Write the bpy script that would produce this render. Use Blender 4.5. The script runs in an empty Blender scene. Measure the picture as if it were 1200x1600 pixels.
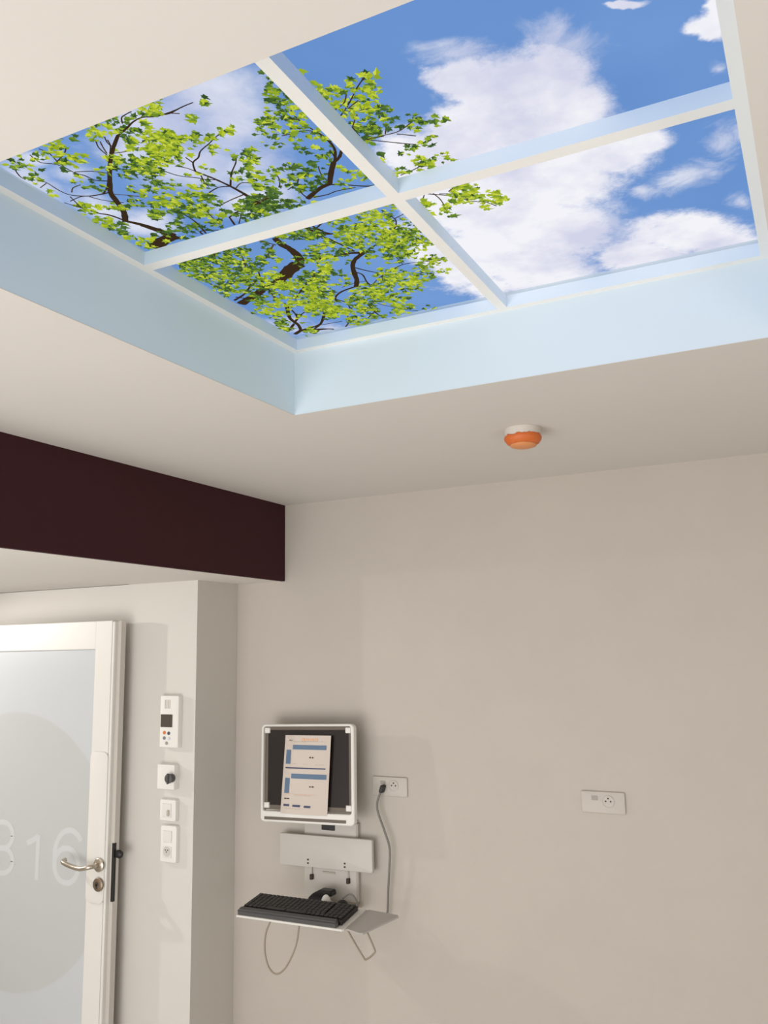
import bpy, bmesh, math, random
from mathutils import Vector, Matrix
random.seed(7)
C = bpy.context.scene
COL = C.collection
PI = math.pi

# ------------------------------------------------------------------ helpers
def lin(c):
    return tuple((v/255/12.92 if v/255 <= .04045 else ((v/255+.055)/1.055)**2.4) for v in c)+(1,)

def mat(name, rgb, rough=.6, metal=0, emit=0, bump=0, bscale=400, var=0, vscale=6, spec=.5, emit_rgb=None):
    m = bpy.data.materials.new(name); m.use_nodes = True
    nt = m.node_tree; p = nt.nodes['Principled BSDF']
    col = lin(rgb)
    p.inputs['Base Color'].default_value = col
    p.inputs['Roughness'].default_value = rough
    p.inputs['Metallic'].default_value = metal
    p.inputs['Specular IOR Level'].default_value = spec
    if emit:
        p.inputs['Emission Color'].default_value = lin(emit_rgb or rgb)
        p.inputs['Emission Strength'].default_value = emit
    tc = nt.nodes.new('ShaderNodeTexCoord')
    if var:
        n = nt.nodes.new('ShaderNodeTexNoise'); n.inputs['Scale'].default_value = vscale; n.inputs['Detail'].default_value = 6
        nt.links.new(tc.outputs['Object'], n.inputs['Vector'])
        mx = nt.nodes.new('ShaderNodeMix'); mx.data_type = 'RGBA'
        nt.links.new(n.outputs['Fac'], mx.inputs[0])
        mx.inputs[6].default_value = tuple(v*(1-var) for v in col[:3])+(1,)
        mx.inputs[7].default_value = tuple(min(1, v*(1+var)) for v in col[:3])+(1,)
        nt.links.new(mx.outputs[2], p.inputs['Base Color'])
    if bump:
        n2 = nt.nodes.new('ShaderNodeTexNoise'); n2.inputs['Scale'].default_value = bscale; n2.inputs['Detail'].default_value = 3
        nt.links.new(tc.outputs['Object'], n2.inputs['Vector'])
        b = nt.nodes.new('ShaderNodeBump'); b.inputs['Strength'].default_value = bump; b.inputs['Distance'].default_value = .002
        nt.links.new(n2.outputs['Fac'], b.inputs['Height']); nt.links.new(b.outputs['Normal'], p.inputs['Normal'])
    return m

def obj(name, bm, m, parent=None, smooth=False, auto=None):
    me = bpy.data.meshes.new(name)
    bmesh.ops.recalc_face_normals(bm, faces=bm.faces[:])
    bm.to_mesh(me); bm.free()
    for mm in (m if isinstance(m, (list, tuple)) else [m]): me.materials.append(mm)
    if smooth:
        for p in me.polygons: p.use_smooth = True
    o = bpy.data.objects.new(name, me); COL.objects.link(o)
    if parent is not None:
        o.parent = parent
    if auto is not None:
        o.modifiers.new('edge_split', 'EDGE_SPLIT').split_angle = math.radians(auto)
    return o

def tag(o, label, cat, group=None, kind=None):
    o['label'] = label; o['category'] = cat
    if group: o['group'] = group
    if kind: o['kind'] = kind
    return o

def thing(name, label, cat, loc=(0, 0, 0), rot=(0, 0, 0), group=None, kind=None):
    e = bpy.data.objects.new(name, None); COL.objects.link(e); e.empty_display_size = .05
    e.location = loc; e.rotation_euler = rot
    return tag(e, label, cat, group, kind)

def structure(name, bm, m, parent=None, **k):
    o = obj(name, bm, m, parent, **k)
    if parent is None: o['kind'] = 'structure'
    return o

def box(bm, x0, x1, y0, y1, z0, z1, bev=0, seg=2):
    r = bmesh.ops.create_cube(bm, size=1)
    vs = r['verts']
    for v in vs:
        v.co = Vector(((x0+x1)/2+v.co.x*(x1-x0), (y0+y1)/2+v.co.y*(y1-y0), (z0+z1)/2+v.co.z*(z1-z0)))
    if bev:
        es = list({e for v in vs for e in v.link_edges})
        bmesh.ops.bevel(bm, geom=es, offset=bev, segments=seg, affect='EDGES', profile=.5)
    return bm

def B(*a, **k):
    return box(bmesh.new(), *a, **k)

def rrect(w, h, r, n=6):
    pts = []
    for cx, cz, a0 in ((w/2-r, h/2-r, 0), (-w/2+r, h/2-r, 90), (-w/2+r, -h/2+r, 180), (w/2-r, -h/2+r, 270)):
        for i in range(n+1):
            a = math.radians(a0+90*i/n); pts.append((cx+r*math.cos(a), cz+r*math.sin(a)))
    return pts

def plate(bm, cx, cz, w, h, r, y0, y1, edge=0):
    """a rounded plate standing in the x-z plane, front at y0 (towards -y), back at y1"""
    loops = []
    prof = [(0, y1), (0, y0+edge), (edge*.4, y0+edge*.25), (edge, y0)] if edge else [(0, y1), (0, y0)]
    for inset, y in prof:
        loops.append([bm.verts.new((cx+x, y, cz+z)) for x, z in rrect(w-2*inset, h-2*inset, max(r-inset, .0005))])
    for a, b in zip(loops, loops[1:]):
        n = len(a)
        for i in range(n): bm.faces.new((a[i], a[(i+1) % n], b[(i+1) % n], b[i]))
    bm.faces.new(loops[-1]); bm.faces.new(list(reversed(loops[0])))
    return bm

def frame(bm, cx, cz, w, h, r, bl, br_, bb, bt, ri, y0, y1, edge=.003):
    """a rounded frame in the x-z plane with its own width on every side"""
    ow, oh = w, h
    iw, ih = w-bl-br_, h-bb-bt
    icx, icz = cx+(bl-br_)/2, cz+(bb-bt)/2
    def ring(x, z, ww, hh, rr, y): return [bm.verts.new((x+a, y, z+b)) for a, b in rrect(ww, hh, rr)]
    L = [ring(cx, cz, ow, oh, r, y1), ring(cx, cz, ow, oh, r, y0+edge), ring(cx, cz, ow-2*edge, oh-2*edge, max(r-edge, .001), y0),
         ring(icx, icz, iw+2*edge, ih+2*edge, ri+edge, y0), ring(icx, icz, iw, ih, ri, y0+edge), ring(icx, icz, iw, ih, ri, y1)]
    n = len(L[0])
    for a, b in zip(L, L[1:]+L[:1]):
        for i in range(n): bm.faces.new((a[i], a[(i+1) % n], b[(i+1) % n], b[i]))
    return bm

def tube(bm, pts, rad, n=10, flat=None, cap=True):
    pts = [Vector(p) for p in pts]
    rad = rad if isinstance(rad, (list, tuple)) else [rad]*len(pts)
    rings = []
    up = Vector((0, 0, 1))
    prev = None
    for i, p in enumerate(pts):
        t = (pts[min(i+1, len(pts)-1)]-pts[max(i-1, 0)]).normalized()
        if flat is not None:
            a = Vector((-t.y, t.x, 0)).normalized(); b = Vector((0, 0, 1))*flat
        else:
            if prev is None:
                a = t.cross(up) if abs(t.dot(up)) < .95 else t.cross(Vector((1, 0, 0)))
            else:
                a = prev-t*prev.dot(t)
            a.normalize(); prev = a; b = t.cross(a)
        rings.append([bm.verts.new(p+(a*math.cos(2*PI*k/n)+b*math.sin(2*PI*k/n))*rad[i]) for k in range(n)])
    for u, v in zip(rings, rings[1:]):
        for k in range(n): bm.faces.new((u[k], u[(k+1) % n], v[(k+1) % n], v[k]))
    if cap:
        bm.faces.new(rings[0]); bm.faces.new(list(reversed(rings[-1])))
    return bm

def smooth_path(pts, k=6):
    """Catmull-Rom through the points"""
    P = [Vector(p) for p in pts]; out = []
    for i in range(len(P)-1):
        a, b, c, d = P[max(i-1, 0)], P[i], P[i+1], P[min(i+2, len(P)-1)]
        for j in range(k):
            t = j/k
            out.append(.5*((2*b)+(c-a)*t+(2*a-5*b+4*c-d)*t*t+(3*b-a-3*c+d)*t**3))
    out.append(P[-1]); return out

def lathe(bm, prof, n=40, axis='z', c=(0, 0, 0)):
    rings = []
    for r, h in prof:
        ring = []
        for k in range(n):
            a = 2*PI*k/n; x, y = r*math.cos(a), r*math.sin(a)
            co = (x, y, h) if axis == 'z' else (x, h, y)
            ring.append(bm.verts.new(Vector(co)+Vector(c)))
        rings.append(ring)
    for u, v in zip(rings, rings[1:]):
        for k in range(n): bm.faces.new((u[k], u[(k+1) % n], v[(k+1) % n], v[k]))
    bm.faces.new(rings[0]); bm.faces.new(list(reversed(rings[-1])))
    return bm

# limbs of the tree: x, y, half-width in mm
LIMBS=[
[[-1192.7,1308.0,16.16],[-1159.2,1288.4,14.61],[-1122.6,1282.7,13.24]],[[-1122.6,1282.7,7.5],[-1130.5,1260.2,6.64],[-1137.8,1241.9,5.81],[-1151.2,1213.6,4.98],[-1165.9,1191.7,4.19]],
[[-1169.8,1191.7,6.71],[-1144.4,1160.2,6.13],[-1128.3,1124.5,5.58],[-1114.8,1095.3,5.08],[-1082.6,1060.6,4.55],[-1054.4,1031.9,4.08],[-1028.6,1009.2,3.65],[-1005.9,991.2,3.27],[-974.7,969.3,2.88]],[[-1165.9,1191.7,2.93],[-1177.0,1158.7,2.46],[-1190.9,1141.2,2.03],[-1203.2,1115.0,1.6],[-1218.3,1081.3,1.18]],
[[-1116.0,1094.6,1.9],[-1134.3,1092.4,1.75],[-1158.4,1086.5,1.6],[-1185.4,1068.6,1.44],[-1192.5,1046.7,1.26],[-1191.8,1015.1,1.07],[-1199.9,1002.1,0.91]],[[-1131.8,1093.7,1.91],[-1104.5,1077.3,1.68],[-1067.1,1046.7,1.43],[-1035.1,1026.5,1.21]],
[[-1088.0,1066.1,1.65],[-1108.5,1052.1,1.52],[-1113.8,1032.3,1.38],[-1123.1,1013.4,1.25],[-1123.6,983.5,1.1],[-1114.4,952.2,0.95],[-1119.3,934.4,0.83]],[[-1071.2,1047.3,1.07],[-1091.3,1028.0,1.07],[-1120.8,1014.7,1.07]],
[[-1123.1,1013.4,1.25],[-1130.0,982.7,1.1],[-1149.4,964.2,0.98],[-1146.8,939.6,0.84]],[[-1124.6,977.7,1.55],[-1092.2,964.3,1.26],[-1079.7,956.0,1.0]],
[[-1005.9,991.2,1.32],[-1005.2,976.8,1.14],[-997.2,961.9,0.96]],[[-1028.7,998.9,1.35],[-1021.3,982.8,1.16],[-1013.0,967.7,0.98]],
[[-1032.0,1002.2,1.35],[-1027.9,979.2,1.16],[-1016.4,961.0,0.97]],[[-1024.3,1001.3,1.01],[-1007.2,985.6,0.91],[-999.0,970.5,0.81]],
[[-974.7,969.3,2.24],[-947.2,960.9,1.98],[-927.3,953.5,1.75],[-906.5,951.4,1.52],[-882.9,959.7,1.31],[-854.4,962.1,1.1],[-825.9,960.3,0.89]],[[-944.9,948.4,1.39],[-934.7,936.1,1.22],[-920.5,932.8,1.05],[-910.2,931.8,0.9]],
[[-1199.9,947.2,1.22],[-1215.9,976.5,1.26],[-1216.6,990.1,1.27]],[[-1023.2,1001.9,1.18],[-999.9,1009.5,1.01],[-968.4,1011.6,0.83]],
[[-1118.6,1099.2,0.95],[-1095.8,1117.7,0.96],[-1072.8,1136.4,0.97]],[[-1177.3,1061.0,1.33],[-1163.0,1051.1,1.12],[-1143.4,1050.2,0.93]],
[[-1191.9,1071.1,1.35],[-1197.0,1086.8,1.17],[-1203.9,1108.2,1.0]],[[-1204.3,1082.8,1.17],[-1174.9,1080.4,1.15],[-1158.4,1086.5,1.15]],
[[-1160.4,1088.4,0.77],[-1145.9,1111.7,0.78],[-1119.9,1135.3,0.79]],[[-1193.8,1016.9,0.92],[-1215.4,1022.4,0.93]],
[[-1190.7,1305.8,13.98],[-1163.5,1288.1,12.32],[-1143.8,1288.4,10.91],[-1120.8,1287.9,9.49]],[[-1152.8,1216.6,4.55],[-1143.3,1236.9,5.63],[-1135.2,1259.2,6.74],[-1126.9,1281.9,7.89]],
[[-898.1,1239.7,3.35],[-902.3,1213.4,3.01],[-907.8,1184.9,2.68],[-917.1,1153.0,2.36],[-925.1,1132.6,2.07],[-932.3,1114.9,1.79]],[[-932.3,1114.9,1.79],[-918.1,1091.8,1.62],[-899.5,1083.2,1.47],[-883.9,1069.8,1.32],[-857.4,1059.3,1.17],[-836.6,1049.9,1.04],[-819.9,1045.4,0.91]],
[[-918.1,1091.8,1.37],[-918.8,1072.7,0.98]],[[-932.3,1114.9,1.28],[-938.9,1099.6,1.07],[-952.5,1084.4,0.88]],
[[-914.9,1156.3,1.31],[-934.0,1143.8,1.18],[-944.1,1132.3,1.04],[-968.0,1111.2,0.9],[-981.4,1084.2,0.76]],[[-907.8,1184.9,1.88],[-880.0,1151.3,1.54],[-852.8,1127.4,1.25],[-840.9,1111.4,0.98]],
[[-907.8,1184.9,1.74],[-928.9,1177.5,1.54],[-956.1,1183.9,1.37]],[[-905.0,1220.5,1.65],[-937.7,1224.6,1.47],[-964.5,1230.0,1.28]],
[[-903.7,1195.6,1.21],[-884.1,1185.4,1.06],[-866.0,1193.3,0.93],[-855.2,1184.9,0.79]],[[-898.1,1239.7,3.07],[-895.1,1261.4,3.12],[-885.3,1275.8,3.14]],
[[-863.5,1247.6,1.25],[-893.3,1231.3,1.24]],[[-979.0,1275.8,1.78],[-947.5,1264.7,1.74],[-912.2,1261.0,1.71],[-869.6,1253.0,1.67]],
[[-987.9,1305.0,2.13],[-979.0,1275.8,2.08]],[[-977.8,1305.6,1.21],[-953.8,1280.1,1.18]],
[[-1060.6,1305.5,2.19],[-1049.3,1261.3,1.81],[-1049.4,1222.7,1.46],[-1051.3,1203.0,1.15]],[[-1069.2,1305.9,2.2],[-1063.4,1293.6,1.79],[-1029.5,1307.2,1.39]],
[[-906.8,949.3,0.98],[-890.4,958.2,0.96],[-871.8,962.0,0.93],[-858.6,964.4,0.9],[-833.9,960.8,0.87],[-810.0,960.2,0.84]],[[-858.6,964.4,0.65],[-846.9,972.3,0.65]],
[[-943.0,988.6,0.8],[-940.0,1005.7,0.81]],[[-930.6,1127.6,0.77],[-942.0,1153.8,0.79],[-942.1,1166.2,0.8]],
[[-1014.0,1290.6,0.91],[-1009.1,1264.0,0.89],[-997.1,1209.9,0.85]],[[-806.4,1290.2,5.24],[-768.4,1270.5,5.07],[-744.0,1265.4,5.0]],
[[-745.0,1267.1,5.01],[-721.2,1233.3,4.96],[-702.4,1209.4,4.96]],[[-702.4,1209.4,3.58],[-684.3,1198.6,3.11],[-671.3,1183.5,2.65]],
[[-698.7,1207.2,3.02],[-683.4,1182.9,2.67],[-677.2,1162.6,2.35],[-677.3,1135.7,2.04],[-680.8,1118.9,1.76]],[[-680.8,1118.9,1.51],[-685.9,1097.8,1.3],[-689.2,1078.1,1.09],[-705.7,1058.6,0.9],[-715.4,1043.0,0.71]],
[[-679.1,1119.8,1.13],[-696.9,1104.6,1.0],[-716.6,1103.1,0.88],[-737.4,1099.3,0.76]],[[-745.0,1267.1,1.91],[-714.7,1286.0,1.92],[-688.2,1305.1,1.93],[-673.0,1308.8,1.92]],
[[-794.4,1291.9,1.69],[-765.7,1295.6,1.52],[-743.9,1293.2,1.35],[-707.3,1299.3,1.19]],[[-805.2,1288.3,1.54],[-805.9,1268.8,1.36],[-797.1,1240.9,1.18],[-785.4,1224.7,1.01],[-773.3,1213.6,0.86]],
[[-742.7,1257.0,1.17],[-739.8,1227.5,0.92],[-731.7,1206.1,0.7]],[[-830.9,1231.6,1.19],[-817.5,1211.6,1.02],[-812.4,1196.6,0.86]],
[[-685.8,1045.4,0.71],[-689.1,1060.7,0.72],[-689.2,1078.1,0.73]],[[-680.8,1118.9,1.01],[-673.2,1110.1,0.99]],
[[-693.3,1199.9,0.82],[-689.6,1183.6,0.8],[-687.8,1172.6,0.79]],[[-822.1,1245.7,1.05],[-801.8,1238.3,1.03],[-789.7,1231.3,1.02]],
[[-624.6,1099.1,1.2],[-605.9,1085.2,1.08],[-589.4,1070.9,0.96],[-572.0,1054.5,0.85],[-560.6,1045.0,0.75],[-541.0,1031.1,0.65]],[[-625.3,1081.5,0.95],[-603.4,1073.2,0.81],[-587.4,1052.5,0.68]],
[[-605.8,1088.7,0.71],[-581.1,1078.6,0.69]],[[-613.6,1091.2,0.95],[-597.2,1100.1,0.77],[-570.0,1104.7,0.59]],
[[-623.3,1135.4,0.99],[-610.7,1120.7,0.79],[-599.9,1109.0,0.6]],[[-623.3,1135.4,0.99],[-624.1,1160.9,1.02]],
[[-628.7,1173.5,1.16],[-608.2,1177.0,1.15],[-588.7,1182.0,1.15]],[[-625.5,1167.6,0.64],[-610.5,1164.5,0.63]],
[[-903.1,1217.9,2.72],[-899.6,1239.0,2.76]],[[-932.6,1258.1,1.58],[-902.6,1254.6,1.32],[-866.9,1249.7,1.07]],
[[-626.5,1175.4,1.27],[-591.8,1178.8,1.15],[-564.5,1181.4,1.03],[-543.6,1174.7,0.91],[-529.8,1167.5,0.8]],[[-619.5,1176.1,1.05],[-593.6,1196.4,0.92],[-567.5,1217.0,0.78],[-551.5,1228.9,0.64]],
[[-566.8,1186.2,0.83],[-541.0,1206.4,0.63]],[[-583.7,1177.0,1.04],[-575.1,1163.6,0.61]],
[[-616.2,1302.1,1.17],[-591.2,1297.9,1.0],[-573.9,1293.3,0.84],[-542.6,1289.7,0.68]],[[-611.4,1374.6,1.74],[-587.9,1393.0,1.5],[-558.7,1416.9,1.26],[-539.6,1447.4,1.03]],
[[-561.6,1395.7,1.49],[-541.2,1383.8,1.22],[-526.2,1384.5,0.97]],[[-589.7,1388.1,1.25],[-586.7,1417.5,1.15],[-592.4,1464.0,1.06]],
[[-604.0,1380.2,1.25],[-617.4,1400.7,1.02]],[[-580.7,1394.6,1.25],[-548.9,1412.0,1.0],[-529.1,1430.7,0.76]],
[[-539.6,1447.4,1.03],[-514.9,1465.0,0.9],[-500.3,1489.5,0.78]],[[-1226.8,1640.2,13.54],[-1199.7,1626.2,12.38],[-1152.2,1605.6,11.13],[-1116.5,1589.0,10.0],[-1086.1,1570.6,8.91]],
[[-1086.1,1570.6,9.9],[-1064.3,1569.8,12.28],[-1033.8,1552.8,14.42]],[[-1037.2,1555.1,17.35],[-1005.0,1531.7,17.59],[-970.4,1515.1,17.87]],
[[-972.3,1518.0,10.11],[-954.5,1493.0,9.31],[-948.8,1451.3,8.48],[-952.8,1420.3,7.77],[-950.0,1390.4,7.07]],[[-1126.7,1662.3,3.19],[-1107.3,1598.6,2.62],[-1095.0,1552.7,2.13],[-1065.3,1494.2,1.63]],
[[-1081.7,1673.2,2.64],[-1027.5,1625.3,2.26],[-986.4,1596.0,1.95],[-960.0,1577.2,1.67]],[[-1220.7,1609.6,3.45],[-1172.8,1589.4,2.92],[-1138.0,1563.6,2.42],[-1101.8,1540.3,1.95]],
[[-1188.4,1458.4,1.9],[-1205.4,1499.7,1.8],[-1194.5,1532.1,1.67],[-1157.2,1509.4,1.46]],[[-1106.7,1483.3,1.88],[-1081.2,1469.3,1.62],[-1057.0,1421.0,1.33]],
[[-1124.9,1702.3,4.91],[-1158.2,1765.6,4.77],[-1165.2,1815.8,4.53],[-1180.0,1852.4,4.24]],[[-1180.0,1852.4,6.06],[-1227.4,1878.1,6.24]],
[[-1180.0,1852.4,3.94],[-1117.9,1842.5,3.35],[-1079.3,1799.5,2.76],[-1048.6,1755.2,2.2]],[[-1125.5,1722.0,2.21],[-1137.8,1766.6,2.28],[-1169.4,1802.4,2.35]],
[[-1169.4,1802.4,2.93],[-1115.7,1758.1,2.25],[-1078.0,1743.7,1.65]],[[-1220.3,1846.9,3.97],[-1172.1,1806.4,3.83]],
[[-1180.0,1852.4,2.73],[-1133.1,1867.5,2.71],[-1101.1,1885.6,2.72]],[[-1218.7,1408.9,2.09],[-1178.3,1384.1,1.35]],
[[-1100.9,1381.8,1.53],[-1124.6,1421.7,1.13]],[[-985.3,1381.2,1.67],[-964.7,1417.2,1.71]],
[[-1017.7,1458.0,2.01],[-969.8,1414.4,1.92]],[[-960.7,1497.2,3.16],[-931.6,1513.3,2.6],[-882.7,1513.8,2.0]],
[[-872.9,1375.8,3.2],[-858.7,1416.8,3.28],[-835.3,1433.1,3.29]],[[-943.2,1390.6,1.45],[-910.6,1419.0,1.47],[-864.0,1431.0,1.45],[-849.1,1456.5,1.47]],
[[-853.0,1396.7,1.81],[-827.5,1381.5,1.77]],[[-1199.9,1592.9,2.09],[-1164.1,1622.3,2.1],[-1123.3,1598.8,2.04]],
[[-1131.2,1532.5,1.47],[-1118.9,1548.0,1.48],[-1096.8,1538.8,1.46]],[[-918.2,1681.9,6.04],[-899.9,1652.8,5.89],[-889.3,1624.9,5.76],[-873.1,1584.9,5.58],[-851.9,1557.5,5.43],[-818.9,1538.0,5.29]],
[[-833.1,1545.1,5.79],[-814.8,1536.6,4.84],[-795.9,1545.5,3.96]],[[-818.9,1538.0,4.85],[-849.3,1524.9,4.2],[-882.0,1521.8,3.57],[-915.2,1518.6,2.93],[-947.0,1512.5,2.27]],
[[-871.2,1592.4,2.1],[-855.5,1618.9,1.77],[-832.0,1648.4,1.44]],[[-880.9,1613.0,2.14],[-874.1,1633.3,1.92],[-883.3,1670.7,1.73],[-884.6,1700.7,1.51]],
[[-917.5,1680.5,3.27],[-960.9,1689.5,2.99],[-990.2,1710.2,2.71],[-1002.8,1736.5,2.41]],[[-995.0,1721.7,1.59],[-984.7,1751.5,1.61],[-992.6,1786.6,1.65]],
[[-949.2,1669.1,1.51],[-912.3,1663.2,1.24],[-881.5,1667.3,0.99]],[[-834.1,1522.2,2.41],[-844.3,1480.3,2.06],[-854.7,1446.4,1.74],[-870.4,1417.1,1.44]],
[[-854.5,1386.0,2.4],[-846.9,1416.7,1.94],[-830.5,1439.2,1.44]],[[-867.3,1385.5,1.81],[-854.1,1396.0,1.61],[-833.9,1384.4,1.39],[-816.0,1381.4,1.18]],
[[-818.9,1538.0,2.21],[-777.7,1517.1,2.0],[-751.1,1503.6,1.82],[-719.9,1480.0,1.63],[-704.7,1462.0,1.47],[-695.9,1438.0,1.3],[-706.5,1404.2,1.15]],[[-695.9,1438.0,1.37],[-672.3,1430.3,0.96]],
[[-787.3,1449.5,1.23],[-779.8,1427.2,1.2],[-758.1,1419.7,1.19]],[[-811.6,1649.9,1.66],[-770.5,1630.0,1.39],[-721.6,1641.5,1.15],[-673.2,1652.8,0.91]],
[[-770.5,1630.0,1.16],[-767.5,1589.0,1.12]],[[-881.0,1693.8,1.5],[-847.6,1664.9,1.46],[-810.6,1648.0,1.42]],
[[-939.1,1767.4,1.87],[-949.5,1831.0,1.95],[-950.0,1893.6,2.03]],[[-983.1,1864.2,2.01],[-946.4,1832.8,1.96]],
[[-1157.4,1868.7,3.34],[-1108.1,1837.0,2.94],[-1066.7,1785.7,2.54],[-1047.0,1736.2,2.17]],[[-1157.4,1868.7,2.74],[-1112.2,1879.3,2.49],[-1080.2,1897.4,2.27],[-1040.4,1864.3,1.98],[-1020.6,1822.0,1.7]],
[[-1113.0,1845.2,1.48],[-1053.7,1851.3,1.46]],[[-927.2,1774.1,1.34],[-909.1,1813.5,1.18],[-872.3,1864.2,1.02],[-851.7,1886.0,0.84]],
[[-832.0,1648.4,1.2],[-852.3,1687.9,1.24],[-879.9,1698.8,1.26]],[[-1008.1,1609.8,1.98],[-967.8,1581.2,1.92],[-945.6,1568.8,1.89]],
]
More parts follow.
